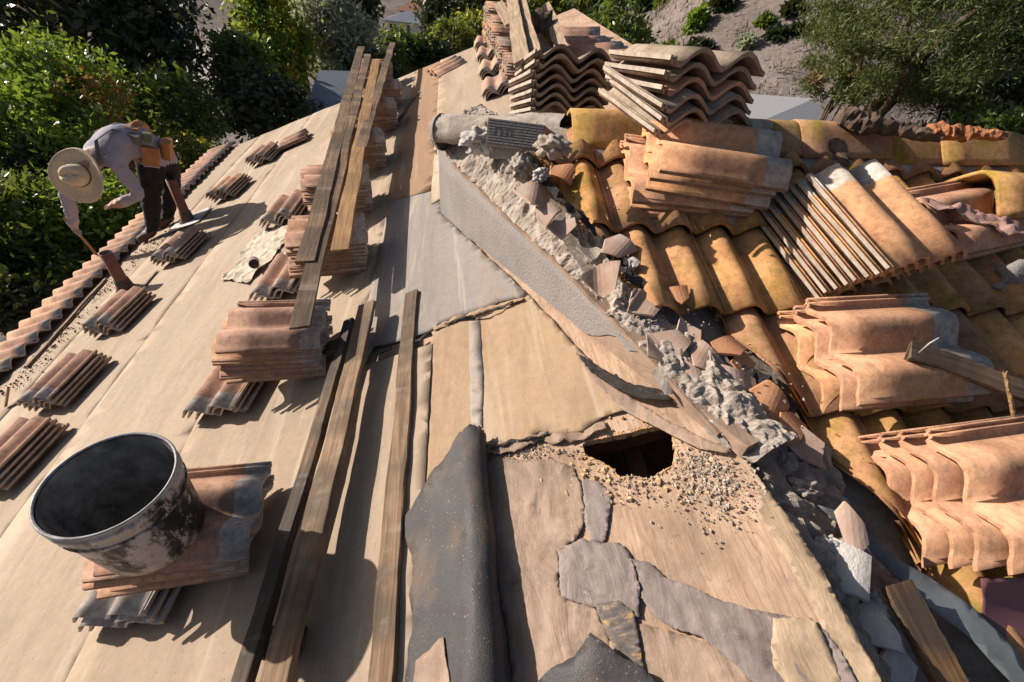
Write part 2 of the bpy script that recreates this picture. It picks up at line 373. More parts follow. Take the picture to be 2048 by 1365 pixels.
def sheet(name, poly, surf, mat, step=.03, holes=(), thick=.003, parent=None, seed=0, smooth=True, mw=None):
    """a torn-edged sheet: 2D outline -> triangulated with inner points -> lifted on surf(x, y) -> thickened downwards"""
    rnd = random.Random(seed)
    vs = [Vector(p) for p in poly]; es = [(i, (i+1) % len(poly)) for i in range(len(poly))]
    for h in holes:
        o = len(vs); vs += [Vector(p) for p in h]; es += [(o+i, o+(i+1) % len(h)) for i in range(len(h))]
    xs = [p[0] for p in poly]; ys = [p[1] for p in poly]
    x = min(xs)
    while x < max(xs):
        y = min(ys)
        while y < max(ys):
            q = (x+rnd.uniform(-.3, .3)*step, y+rnd.uniform(-.3, .3)*step)
            if inside(q, poly) and not any(inside(q, h) for h in holes): vs.append(Vector(q))
            y += step
        x += step
    v2, _, f2, *_ = delaunay_2d_cdt(vs, es, [], 1, 1e-6)
    faces = []
    for f in f2:
        c = sum((v2[i] for i in f), Vector((0, 0)))/len(f)
        if inside(c, poly) and not any(inside(c, h) for h in holes): faces.append(list(f))
    bm = bmesh.new(); bv = [bm.verts.new(surf(v.x, v.y)) for v in v2]
    for f in faces:
        try:
            bf = bm.faces.new([bv[i] for i in f]); bf.smooth = smooth
        except ValueError: pass
    for v in [v for v in bm.verts if not v.link_faces]: bm.verts.remove(v)
    bm.normal_update()
    if thick:
        top = list(bm.faces); bnd = [e for e in bm.edges if len(e.link_faces) == 1]
        m2 = {}
        for v in list(bm.verts): m2[v] = bm.verts.new(v.co - v.normal*thick)
        for f in top:
            nf = bm.faces.new([m2[v] for v in reversed(f.verts)]); nf.smooth = smooth
        for e in bnd:
            f = e.link_faces[0]
            a, b = e.verts
            for l in f.loops:
                if l.edge == e: a, b = l.vert, l.link_loop_next.vert
            try: bm.faces.new([b, a, m2[a], m2[b]])
            except ValueError: pass
    me = bpy.data.meshes.new(name); bm.to_mesh(me); bm.free(); me.materials.append(mat)
    return obj(name, me, parent, mw)

# ------------------------------------------------------------------ the tile shape (two rolls, ribbed lip at x = 0, head at y = TL)
TW, TL = .335, .42
def tile_profile():
    p = [(0, .022), (.006, .022), (.008, .011), (.013, .011), (.015, .021), (.020, .021), (.023, .008)]
    for i in range(1, 25):
        x = .026+(.335-.026)*i/24; ph = (x-.030)/.1525
        c = .5-.5*math.cos(2*math.pi*ph)
        p.append((x, .002+.047*c**.76))
    return p
PROF = tile_profile()
def tile_mesh(name, mat, seed=0, chips=True, nseg=3, thick=.014, length=TL):
    rnd = random.Random(seed); vs = []; fs = []; n = len(PROF)
    for side in (0, 1):
        for i in range(nseg+1):
            y = length*i/nseg
            for (x, z) in PROF:
                e = 0
                if i in (0, nseg) and chips: e = (fbm((x*60, seed*5.3+i, 0), 1, 3))*.0035
                vs.append((x+(rnd.random()-.5)*.001, y+e+(.0015 if side else 0)*(1 if i == 0 else -1 if i == nseg else 0), z-(thick if side else 0)+fbm((x*6, y*5, seed*2.1), 1, 2)*.002))
    st = (nseg+1)*n
    for i in range(nseg):
        for j in range(n-1):
            a = i*n+j; fs.append((a, a+1, a+n+1, a+n)); fs.append((st+a, st+a+n, st+a+n+1, st+a+1))
    for j in range(n-1):
        fs.append((j, st+j, st+j+1, j+1)); a = nseg*n+j; fs.append((a, a+1, st+a+1, st+a))
    for i in range(nseg):
        a = i*n; fs.append((a, a+n, st+a+n, st+a)); a = i*n+n-1; fs.append((a, st+a, st+a+n, a+n))
    me = mesh(name, vs, fs, mat if isinstance(mat, list) else [mat, MT['tile_edge'], MT['tile_edge_pale']])
    # smooth the rolled faces only
    sm = [False]*len(me.polygons)
    for i in range(nseg*(n-1)*2): sm[i] = True
    me.polygons.foreach_set('use_smooth', sm)
    mi = [0]*len(me.polygons)
    for i in range(nseg*(n-1)): mi[2*i+1] = 1
    for i in range(1, 2*nseg+1): mi[-i] = 1 if i % 2 else 2
    me.polygons.foreach_set('material_index', mi)
    return me
TILES = {k: [tile_mesh('roof_tile_'+k, MT[k], s, thick=.0105 if k in ('tile_s', 'tile_l') else .0125) for s in range(4)] for k in ('tile_s', 'tile_o', 'tile_l', 'tile_g')}
RT = [tile_mesh('laid_tile', MT['tile_r'], 20+s) for s in range(4)]
LT = [tile_mesh('laid_eave_tile', MT['tile_l'], 30+s) for s in range(3)]
def place_tile(kind, origin, d, up, scale, label, group, rnd):
    """d: direction of the head (local y), up: local z"""
    z = up.normalized(); y = (d - z*d.dot(z)).normalized(); x = y.cross(z)
    o = bpy.data.objects.new('clay_tile', rnd.choice(TILES[kind])); COL.objects.link(o)
    o.matrix_world = frame(origin, x, y, z) @ Matrix.Diagonal((scale, scale, scale, 1))
    return tag(o, label, 'tile', group)
def stack(phrase, P, yaw, n, up=Vector((0, 0, 1)), ref=(1, 1), kind='tile_s', scale=.92, pitch=.0235, slip=.012, turn=2., seed=0, shift=None, tilt=0., group=None, fmt='clay tile, {} from top in the {}'):
    """n nested tiles; P is where the point ref of the topmost one lies"""
    rnd = random.Random(seed+11); up = up.normalized()
    d0 = Vector((math.cos(R(yaw)), math.sin(R(yaw)), 0)); d0 = (d0-up*d0.dot(up)).normalized()
    out = []
    for i in range(n):
        a = R(rnd.uniform(-turn, turn)); z = up
        d = Matrix.Rotation(a, 3, up) @ d0
        if tilt:
            ax = d.cross(up); d = Matrix.Rotation(R(tilt), 3, ax) @ d; z = ax.cross(d).normalized()
        x = d.cross(z)
        o = P - z*(i*pitch) - x*(TW*scale*ref[0]) - d*(TL*scale*ref[1])
        o += x*rnd.uniform(-slip, slip) + d*rnd.uniform(-slip, slip)*1.6
        if shift: o += x*shift[0]*i + d*shift[1]*i
        k = kind if isinstance(kind, str) else rnd.choice(kind)
        out.append(place_tile(k, o, d, z, scale, fmt.format(ORD[i], phrase), group or 'tiles in the '+phrase, rnd))
    return out

# ================================================================== GROUND
def knoll(px, py, dist, rad, hgt):
    p = at_d(px, py, dist); return (p.x, p.y, rad, hgt, p.z)
KNOLLS = [knoll(1600, 88, 46, 13, 0), knoll(1740, 72, 50, 14, 0), knoll(1425, 38, 75, 15, 0), knoll(1300, 22, 85, 15, 0), knoll(1560, 6, 95, 18, 0)]
def ground_z(x, y):
    d = math.hypot(x, y)
    k = min(max((d-9)/60, 0), 1)
    z = -5.6 - 10*k*k*(3-2*k)
    side = min(max((x+5)/25, 0), 1)*min(max((d-14)/20, 0), 1)
    z += side*(1.5*fbm((x*.05, y*.05, 3.3), 1, 3)+.45*fbm((x*.2, y*.2, 1), 1, 3))
    for (a, b, r_, h_, tz) in KNOLLS:
        q = ((x-a)**2+(y-b)**2)/(r_*r_)
        if q < 6: z += (tz+14.5)*math.exp(-q)
    return z + max(d-95, 0)*.16
def build_ground():
    vs = []; fs = []; nr, na = 90, 160
    for i in range(nr+1):
        r = 2.5*(1.075**i-1)+.01
        for j in range(na):
            a = 2*math.pi*j/na; x, y = r*math.sin(a), r*math.cos(a); vs.append((x, y, ground_z(x, y)))
    for i in range(nr):
        for j in range(na): fs.append((i*na+j, i*na+(j+1) % na, (i+1)*na+(j+1) % na, (i+1)*na+j))
    return struct(obj('ground', mesh('ground', vs, [f[::-1] for f in fs], MT['ground'], True)))
build_ground()
def ground_hit(px, py):
    d = ray(px, py).normalized(); s = 3.
    while s < 600:
        p = d*s
        if p.z < ground_z(p.x, p.y): return p
        s *= 1.01
    return d*600

# ================================================================== HOUSE
EAVE_X, EDGE_X, NEAR_Y, FAR_Y, RIDGE_LX = -3.42, .755, -1.2, 6.95, 1.55
C0 = Vector((-.06, 2.56)); C1 = Vector((.715, .63))              # foot of the skewed gable wall on the left slope
RIDGE_Y = 2.03
house = thing('house', 'tile-roofed house being re-roofed, felt on its left slope and old tiles on its right slope', 'house')
VC0, VC1 = on_right(1655, 880, .05), on_right(1990, 1290, .05)
def cut_x(Y):
    """left boundary of the right-hand roof"""
    if Y < VC0.y: return VC0.x + (VC1.x-VC0.x)*(Y-VC0.y)/(VC1.y-VC0.y) - .10
    if Y < C1.y: return C1.x + .035
    return C1.x + (C0.x-C1.x)*(Y-C1.y)/(C0.y-C1.y)
# deck under the felt (with the hole) ------------------------------------------------
hole_px = [(1166, 890), (1180, 884), (1238, 869), (1300, 856), (1332, 848), (1346, 868), (1351, 905), (1346, 932), (1322, 944), (1300, 958), (1268, 952), (1240, 955), (1222, 938), (1196, 922), (1172, 912)]
hole = jag([LXY(*p) for p in hole_px], .008, .0035, 5)
deck_poly = [(EAVE_X, NEAR_Y), (EDGE_X, NEAR_Y), (EDGE_X, .63), (C1.x, .63), (C0.x, C0.y), (.30, 3.2), (RIDGE_LX, 3.2), (RIDGE_LX, FAR_Y), (EAVE_X, FAR_Y)]
near_deck = jag([(-.16, NEAR_Y), (EDGE_X, NEAR_Y), (EDGE_X, .1), (EDGE_X-.004, .4), (EDGE_X-.02, .63), (C1.x+.01, .66), (.47, 1.30), (-.16, 1.30)], .04, .003, 2)
deck = sheet('roof_deck', near_deck, lambda x, y: L3(x, y, fbm((x*3, y*3, 0), 1, 2)*.002), MT['ply'], .06, [hole], .018, house, 1, False)
deck_far = sheet('roof_deck', [(EAVE_X+.05, NEAR_Y), (-.16, NEAR_Y), (-.16, 1.30), (.47, 1.30), (C0.x+.02, C0.y), (.12, 3.0), (RIDGE_LX, 3.0), (RIDGE_LX, FAR_Y-.02), (EAVE_X+.05, FAR_Y-.02)], lambda x, y: L3(x, y, 0), MT['ply'], .6, (), .018, house, 2, False)
# splintered rim of the hole: pale raw wood chips standing round the edge
rv = []; rf = []; rnd = random.Random(3)
for i in range(len(hole)):
    a = Vector(hole[i]); b = Vector(hole[(i+1) % len(hole)])
    if rnd.random() < .3: continue
    out = (a-Vector((sum(p[0] for p in hole)/len(hole), sum(p[1] for p in hole)/len(hole)))).normalized()
    k = rnd.uniform(.004, .016)
    for q, hh in ((a, .002), (b, .002), (b+out*k, .003), (a+out*k*rnd.random(), .004)): rv.append(L3(q.x, q.y, hh))
    rv += [L3(a.x-out.x*.004, a.y-out.y*.004, -.018), L3(b.x-out.x*.004, b.y-out.y*.004, -.018)]
    o = len(rv)-6; rf += [(o, o+1, o+2, o+3), (o, o+4, o+5, o+1)]
obj('splintered_rim', mesh('splintered_rim', rv, rf, MT['rawwood']), deck)
# attic: rafters below the deck, a dark floor far below
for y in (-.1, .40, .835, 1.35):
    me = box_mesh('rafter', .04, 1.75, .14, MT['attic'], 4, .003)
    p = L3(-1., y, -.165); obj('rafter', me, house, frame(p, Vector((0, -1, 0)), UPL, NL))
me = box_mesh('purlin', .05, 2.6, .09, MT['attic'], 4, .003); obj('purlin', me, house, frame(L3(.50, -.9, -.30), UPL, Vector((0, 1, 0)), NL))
# felt strips on the left slope, each a sheet lapping the one below -------------------
def wr(seed, amp=.006, long=.25):
    def f(x, y, base):
        return L3(x, y, base + amp*fbm((x*7+seed, y*7*long, seed*2.1), 1, 3) + amp*.9*max(0, fbm((x*16+y*2.2, y*1.1, seed), 1, 2)))
    return f
laps = [-3.40, -2.62, -1.86, -1.12, -.40]
for i in range(4):
    f = wr(i+1); b = .005+.0035*i
    poly = jag([(laps[i], NEAR_Y), (laps[i+1]+.0, NEAR_Y), (laps[i+1], FAR_Y-.03), (laps[i], FAR_Y-.03)], .12, .003, i)
    sheet('felt_strip', poly, lambda x, y, f=f, b=b: f(x, y, b), MT['felt'], .09, (), .002, house, i)
# ridge-side strips: far brown/tan, middle grey, near tan
f = wr(9); sheet('felt_strip', jag([(-.43, 3.0), (-.10, 2.9), (-.10, FAR_Y-.04), (-.43, FAR_Y-.04)], .1, .004, 11), lambda x, y: f(x, y, .024), MT['felt_brown'], .08, (), .002, house, 5)
f2 = wr(10); sheet('felt_strip', jag([(-.12, 2.7), (.30, 2.9), (.8, 3.3), (.8, FAR_Y-.04), (-.12, FAR_Y-.04)], .1, .004, 12), lambda x, y: f2(x, y, .028), MT['felt'], .08, (), .002, house, 6)
f3 = wr(11, .003)
grey_poly = [(-.42, 3.15), (-.41, 1.27)] + [LXY(*p) for p in [(752, 700), (800, 690), (868, 668), (880, 655), (925, 638), (960, 628), (1000, 612), (1052, 600)]] + [(.31, 1.53), (C0.x-.005, C0.y), (-.02, 3.1)]
sheet('felt_strip', jag(grey_poly, .02, .004, 13), lambda x, y: f3(x, y, .020), MT['felt_grey'], .04, (), .003, house, 7)
f4 = wr(12, .004)
tan_left = [(-.43, NEAR_Y), (-.095, NEAR_Y), (-.088, .9), (-.08, 1.40), (-.43, 1.40)]
sheet('felt_strip', jag(tan_left, .05, .003, 14), lambda x, y: f4(x, y, .018), MT['felt'], .05, (), .002, house, 8)
tan_px = [(853, 900), (860, 760), (868, 650), (925, 630), (985, 610), (1060, 596), (1160, 706), (1230, 780), (1262, 822), (1205, 840), (1165, 868), (1120, 872), (1080, 868), (1060, 880), (1030, 895), (1000, 890), (975, 905), (945, 902), (905, 960), (848, 1010)]
f5 = wr(13, .005)
tan_sheet = sheet('felt_strip', jag([LXY(*p) for p in tan_px], .012, .004, 15), lambda x, y: f5(x, y, .013), MT['felt2'], .025, (), .004, house, 9)
# narrow slate strip patch lying on the tan sheet
sheet('felt_patch', jag([LXY(*p) for p in [(940, 648), (962, 640), (970, 760), (968, 862), (945, 862), (942, 740)]], .012, .002, 16), lambda x, y: f5(x, y, .0152), MT['felt_grey'], .03, (), .001, house, 10)
# torn edge along the grey/tan tear: black ragged line of lifted felt
def ragged(px, wid, mat, base, seed, parent=house, name='torn_felt_edge', lift=.012):
    pts = [Vector(LXY(*p)) for p in px]; a = jag(pts, .012, .005, seed, False); b = jag([p+Vector((0, -wid)) for p in pts], .012, wid*.45, seed+1, False)
    return sheet(name, a+b[::-1], lambda x, y: L3(x, y, base+lift*max(0, .5+fbm((x*30, y*30, seed), 1, 3))), mat, .012, (), .002, parent, seed)
ragged([(872, 662), (925, 640), (985, 622), (1050, 602)], .022, MT['felt2'], .018, 41)
ragged([(895, 655), (935, 642), (975, 640), (1000, 628), (1030, 612)], .010, MT['tar'], .022, 42)
ragged([(948, 902), (985, 886), (1030, 893), (1075, 868), (1120, 874), (1165, 868), (1210, 845)], .035, MT['paper_brown'], .006, 43, lift=.018)
ragged([(975, 900), (1020, 890), (1060, 884), (1100, 872)], .012, MT['tar'], .012, 44, lift=.02)
ragged([(760, 716), (790, 700), (840, 690), (865, 672)], .012, MT['tar'], .020, 45)
# papers on the bare plywood -------------------------------------------------------------
def paper(px, mat, base, seed, amp=.008, step=.018, jit=.006, name='building_paper', wrinkle=(26, 7)):
    def s(x, y):
        k = fbm((x*wrinkle[0]*1.5+seed*3+2.2*fbm((x*5, y*5, seed), 1, 2), y*wrinkle[1], seed), 1, 3)
        return L3(x, y, base + amp*max(-.2, k)*.55 + amp*.18 + .004*max(0, fbm((x*4, y*4, seed+3), 1, 2)))
    return sheet(name, jag([LXY(*p) for p in px], .006, jit*.7, seed), s, mat, step*.7, (), .0008, house, seed)
paper([(965, 925), (1000, 918), (1060, 925), (1105, 922), (1150, 938), (1165, 980), (1168, 1060), (1155, 1085), (1118, 1110), (1120, 1160), (1125, 1195), (1190, 1215), (1215, 1260), (1225, 1330), (1230, 1400), (1040, 1420), (1000, 1200), (975, 1040)], MT['paper_brown'], .004, 21, .012)
paper([(1120, 1105), (1165, 1085), (1205, 1092), (1240, 1090), (1262, 1120), (1280, 1180), (1282, 1240), (1230, 1228), (1180, 1215), (1125, 1195)], MT['paper_grey'], .009, 22, .012, .014)
paper([(1262, 1120), (1300, 1130), (1335, 1160), (1380, 1170), (1430, 1195), (1500, 1220), (1560, 1232), (1600, 1238), (1648, 1262), (1690, 1320), (1740, 1420), (1560, 1420), (1470, 1330), (1400, 1278), (1350, 1262), (1310, 1235), (1278, 1190)], MT['paper_grey'], .006, 23, .012, .014)
paper([(1225, 1240), (1290, 1250), (1345, 1265), (1420, 1290), (1480, 1330), (1530, 1400), (1240, 1420), (1215, 1330)], MT['paper_brown'], .004, 24, .012, .016)
paper([(1505, 965), (1540, 985), (1590, 1050), (1622, 1110), (1690, 1230), (1762, 1365), (1790, 1430), (1700, 1430), (1655, 1290), (1610, 1180), (1560, 1090), (1520, 1040)], MT['paper_tan'], .004, 25, .010, .018)
paper([(1545, 1240), (1620, 1240), (1660, 1300), (1700, 1420), (1600, 1420), (1545, 1330)], MT['paper_tan'], .010, 26, .010, .018)
paper([(1190, 1212), (1240, 1205), (1268, 1225), (1282, 1290), (1290, 1345), (1255, 1330), (1222, 1290), (1205, 1250)], MT['tar_rust'], .011, 28, .006, .014, .004, 'tar_smear')
paper([(1165, 960), (1200, 965), (1225, 990), (1222, 1040), (1210, 1088), (1180, 1085), (1168, 1040)], MT['paper_grey'], .003, 29, .006, .014, .004)
# black felt peeled up into a long curl --------------------------------------------------
def curl(u, v):
    """u 0 at the free left edge .. 1 tucked under on the right, v along Y"""
    Y = v; k = (Y-.93)/(-1.9)                 # 0 far tip .. 1 towards the camera
    xr = .10 + .055*k + .02*fbm((Y*3, 1, 2), 1, 2)   # right side of the hump
    rad = .032 + .020*min(1, max(0, k*2.5))
    if u > .45:
        a = (u-.45)/.55*R(215)                # from the crown of the hump over the right side and under
        x = xr - rad + rad*math.sin(a); wv = rad + .006 + rad*math.cos(a)
    else:
        tt = min(1., (.45-u)/.45); x = xr - rad - tt*.235; wv = .012+(2*rad-.004)*(1-tt)**1.6 + .012*fbm((x*9, Y*5, 4), 1, 3) + .010*tt
    return L3(x, Y, max(wv, .004)+.002*fbm((x*30, Y*30, 3), 1, 2))
cp = jag([(0.02, -1.1), (0, -.35), (.06, .05), (.10, .25), (.12, .40), (.10, .52), (.02, .62), (.05, .68), (.2, .79), (.31, .85), (.36, .88), (.55, .885), (.70, .87), (1, .82), (1, -1.1)], .016, .016, 31)
bf = sheet('curled_felt', cp, curl, MT['black_felt'], .045, (), .004, house, 31)
hp = jag([(.16, .305), (.30, .33), (.35, .22), (.30, .13), (.17, .0), (.12, .12)], .02, .006, 33)
sheet('torn_paper_flap', hp, lambda x, y: curl(x, y)+NL*.006, MT['paper_brown'], .02, (), .002, bf, 33)
pk = [LXY(*p) for p in [(1070, 1375), (1110, 1345), (1160, 1325), (1190, 1278), (1240, 1320), (1290, 1340), (1345, 1400), (1330, 1500), (1050, 1500)]]
ptip = LXY(1190, 1278)
sheet('lifted_felt_flap', jag(pk, .012, .005, 34), lambda x, y: L3(x, y, .012+.05*max(0, 1-math.hypot(x-ptip[0], (y-ptip[1]+.05)*.6)/.16)+.004*fbm((x*14, y*14, 2), 1, 3)), MT['black_felt'], .02, (), .004, house, 34)
# ------------------------------------------------------------------ skewed stucco gable wall
wd = (C1-C0).to_3d(); WLEN = wd.length; wd.normalize(); wn = Vector((wd.y, -wd.x, 0)); wn = wn if wn.x < 0 else -wn
def rz(Y):  # right roof surface height (front and back slope)
    return Z0+math.tan(SR)*Y if Y <= RIDGE_Y else Z0+math.tan(SR)*RIDGE_Y-math.tan(SR)*(Y-RIDGE_Y)
WT = []
for p_ in [(892, 311), (930, 349), (984, 402), (1024, 442), (1087, 500), (1150, 558), (1230, 640), (1300, 715), (1380, 800), (1450, 876)]:
    d_ = ray(*p_); P_ = d_*(C0.to_3d().dot(wn)/d_.dot(wn)); WT.append(((P_-C0.to_3d()).dot(wd), P_.z))
WT[0] = (0., WT[0][1])
def wall_top(s_):
    q = C0.to_3d()+wd*s_; base = zL(q.x)
    for (a_, za), (b_, zb_) in zip(WT, WT[1:]):
        if s_ <= b_: return max(za+(zb_-za)*max(0, (s_-a_)/(b_-a_)), base+.012)
    return base+.012
vs = []; fs = []; N = 60
for i in range(N+1):
    s_ = WLEN*i/N; q = C0.to_3d()+wd*s_; tp = wall_top(s_); b0 = zL(q.x)+.004
    tear = 0
    if .71 < s_/WLEN < .96: tear = (.075+.045*fbm((s_*16, 2, 1), 1, 4))*min(1, (s_/WLEN-.71)/.05)
    b0 = min(b0+tear, tp-.002)
    for j in range(5):
        z = b0+(tp-b0)*j/4; vs.append(Vector((q.x, q.y, z))+wn*(.012+.003*fbm((s_*14, z*14, 0), 1, 3)))
    vs.append(Vector((q.x, q.y, tp))-wn*.05)
for i in range(N):
    for j in range(5): a = i*6+j; fs.append((a, a+6, a+7, a+1))
gw = obj('gable_wall', mesh('gable_wall', vs, fs, MT['stucco'], True), house)
# end return of the wall at its far corner
e0 = C0.to_3d(); back = Vector((.75, .66, 0)).normalized()
ev = []
for k in range(2):
    q = e0+back*(.9*k)+wn*.012*(1-k); ev += [Vector((q.x, q.y, zL(q.x)-.02)), Vector((q.x, q.y, WT[0][1]))]
obj('end_return', mesh('end_return', ev, [(0, 1, 3, 2)], MT['stucco']), gw)
# board behind the torn stucco, running down to a sawn end
bp = LXY(1150, 712); vb = []; fb = []
for i in range(13):
    s_ = WLEN*(.69+.325*i/12); q = C0.to_3d()+wd*s_; b0 = zL(q.x)+.006; tp = max(min(wall_top(s_)+.0, b0+.13), b0+.045)
    for z, o in ((b0, .0115), (tp, .0115), (tp, -.03), (b0, -.03)): vb.append(Vector((q.x, q.y, z))+wn*(o-.004))
for i in range(12):
    for j in range(4): a = i*4+j; fb.append((a, i*4+(j+1) % 4, (i+1)*4+(j+1) % 4, a+4))
fb += [(0, 3, 2, 1), (48, 49, 50, 51)]
obj('sheathing_board', mesh('sheathing_board', vb, fb, MT['paper_brown']), gw)
# brown flap of paper laid from the board foot on to the deck
paper([(1150, 708), (1190, 745), (1260, 800), (1340, 850), (1400, 880), (1462, 905), (1455, 915), (1400, 905), (1350, 880), (1290, 850), (1240, 822), (1190, 775)], MT['paper_brown'], .016, 27, .006, .015, .003)
tarv = [Vector(LXY(*p)) for p in [(1165, 716), (1210, 742), (1270, 775), (1330, 790), (1352, 808), (1300, 806), (1240, 785), (1190, 752)]]
sheet('tar_smear', jag(tarv, .01, .004, 35), lambda x, y: L3(x, y, .026+.02*max(0, fbm((x*40, y*40, 1), 1, 3)))+wn*.012, MT['tar'], .012, (), .004, gw, 35)
# trim along the top of the stucco: thin weathered board
vt = []; ft = []
for i in range(25):
    s_ = WLEN*(.10+.88*i/24); q = C0.to_3d()+wd*s_; tp = wall_top(s_)-.004
    for z, o in ((tp, .018), (tp+.016, .018), (tp+.016, -.05), (tp, -.05)): vt.append(Vector((q.x, q.y, z+.003*fbm((s_*6, 0, 0), 1, 2)))+wn*(o+.003*fbm((s_*11, z, 3), 1, 2)))
for i in range(24):
    for j in range(4): ft.append((i*4+j, i*4+(j+1) % 4, (i+1)*4+(j+1) % 4, (i+1)*4+j))
ft += [(0, 3, 2, 1), (96, 97, 98, 99)]
obj('rake_trim', mesh('rake_trim', vt, ft, MT['paper_brown']), gw)
# mortar bed along the rake ----------------------------------------------------------------
vs = []; fs = []; NU, NV = 300, 40
def chunky(x, y, sc, sd):
    d_, _p = noise.voronoi(Vector((x*sc+.4*fbm((x*sc*.7, y*sc*.7, sd), 1, 2), y*sc, sd))); return min(1., (d_[1]-d_[0])*2.2)
for i in range(NU+1):
    s_ = WLEN*(-.01+1.04*i/NU); q = C0.to_3d()+wd*s_
    tp = max(wall_top(max(0, min(WLEN, s_))), zL(q.x)+.01)
    far = max(0, 1-s_/.85)
    for j in range(NV+1):
        o = j/NV; wid = .27-.10*min(1, max(0, (s_-.55)/.5))+.035*fbm((s_*7, 1, 1), 1, 3)
        p = Vector((q.x, q.y, 0))-wn*(o*wid-.012)
        rzv = rz(min(p.y, RIDGE_Y+.25))
        z = (tp+.008)*(1-o)+(max(rzv, tp)+.020)*o
        edge = math.sin(math.pi*min(1, o*.92+.05))
        amp_ = .45+.55*max(0, fbm((p.x*4, p.y*4, 9), 1, 2)+.5)
        z += edge*(.014+.05*far) + .026*amp_*(chunky(p.x, p.y, 8, 1)-.35)*min(1, edge*1.6) + .014*amp_*(chunky(p.x, p.y, 23, 5)-.4) + .022*fbm((p.x*9, p.y*9, 2), 1, 4)*edge + .006*fbm((p.x*70, p.y*70, 7), 1, 3)
        vs.append(p+Vector((0, 0, z))+wn*(.014*fbm((s_*14, o*4, 4), 1, 4)))
for i in range(NU):
    for j in range(NV): a = i*(NV+1)+j; fs.append((a, a+NV+1, a+NV+2, a+1))
obj('mortar_bed', mesh('mortar_bed', vs, fs, MT['mortar'], False), gw)
# ------------------------------------------------------------------ right-hand tiled roof
rroof = empty('right_roof'); rroof.parent = house
SCR = 1.03; PX = .300*SCR; EXP = .365
o_r = R3(on_right(1490, 634, .02)); r_ref_v = o_r.dot(UPR)           # a lower edge of a course passes here
r_ref_u = on_right(1422, 634, .02).dot(XR) - .285*SCR                # a seam between two tiles
ridge_v = (Vector((0, RIDGE_Y, rz(RIDGE_Y)))).dot(UPR)
planeR0 = Vector((0, 0, Z0))
def Rpt(u, v, wv=0.):
    base = planeR0 - XR*planeR0.dot(XR) - UPR*planeR0.dot(UPR)
    return base + XR*u + UPR*v + NR*wv
rnd = random.Random(5)
Vector_cut = (Vector((C1.x, C1.y, 0)), -wn)
lay_tilt = math.atan2(.030, EXP)
for r_ in range(-5, 6):
    v0 = r_ref_v + r_*EXP
    if v0 > ridge_v-.03: continue
    for c_ in range(-6, 12):
        u0 = r_ref_u + c_*PX
        a = Rpt(u0, v0); m = Rpt(u0+PX*.5, v0+.2)
        if a.x > 3.5 or a.y < -1.0: continue
        x1 = Rpt(u0+PX*1.1, v0).x
        lim0 = cut_x(v0*math.cos(SR)+.0); lim1 = cut_x((v0+.42)*math.cos(SR))
        cut = max(lim0, lim1)+.22
        if Rpt(u0+PX, v0).x < min(lim0, lim1)-.12: continue
        y_ax = (UPR*math.cos(lay_tilt)-NR*math.sin(lay_tilt)).normalized(); z_ax = XR.cross(y_ax).normalized()
        og = Rpt(u0, v0, .036)+NR*rnd.uniform(-.002, .003)
        mw = frame(og, XR, y_ax, z_ax) @ Matrix.Rotation(R(rnd.uniform(-.6, .6)), 4, 'Z') @ Matrix.Diagonal((SCR, SCR, SCR, 1))
        me = rnd.choice(RT)
        need = u0 < Rpt(0, 0).x+99 and a.x < cut
        over = v0+.42*SCR > ridge_v
        if need or over:
            bm = bmesh.new(); bm.from_mesh(me); inv = mw.inverted()
            if need:
                seg = (v0+.2)*math.cos(SR)
                if seg > VC0.y: co, no = Vector((C1.x, C1.y, 0))-wn*.10, (wn).copy()
                else:
                    dv_ = (VC1-VC0).to_2d().normalized(); co, no = VC0.copy(), Vector((dv_.y, -dv_.x, 0)); no = no if no.x < 0 else -no
                bmesh.ops.bisect_plane(bm, geom=bm.verts[:]+bm.edges[:]+bm.faces[:], plane_co=inv @ co, plane_no=(inv.to_3x3() @ no).normalized(), clear_outer=True)
            if over:
                co = Rpt(0, ridge_v-.01); bmesh.ops.bisect_plane(bm, geom=bm.verts[:]+bm.edges[:]+bm.faces[:], plane_co=inv @ co, plane_no=(inv.to_3x3() @ UPR).normalized(), clear_outer=True)
            if len(bm.faces) < 4: bm.free(); continue
            me = bpy.data.meshes.new('cut_tile'); bm.to_mesh(me); bm.free(); me.materials.append(MT['tile_r']) if not me.materials else None
        o = obj('tile', me, rroof, mw)
# boards under the right roof (front and back slopes), so nothing is open from elsewhere
def rdeck():
    vs = []
    ys = [-1.0, .3, C1.y, 1.3, RIDGE_Y]
    for Y in ys: vs += [Vector((C1.x+.03 if Y < C1.y else cut_x(Y)+.02, Y, rz(Y)-.012)), Vector((3.6, Y, rz(Y)-.012))]
    for Y in (2.3, 2.6, 3.1): vs += [Vector((max(cut_x(min(Y, 2.5))+.02, .05+(Y-2.5)*.9), Y, rz(Y)-.012)), Vector((3.6, Y, rz(Y)-.012))]
    n = len(vs)//2
    return mesh('roof_boards', vs, [(i*2, i*2+1, i*2+3, i*2+2) for i in range(n-1)], MT['mortar_dirt'])
obj('roof_boards', rdeck(), rroof)
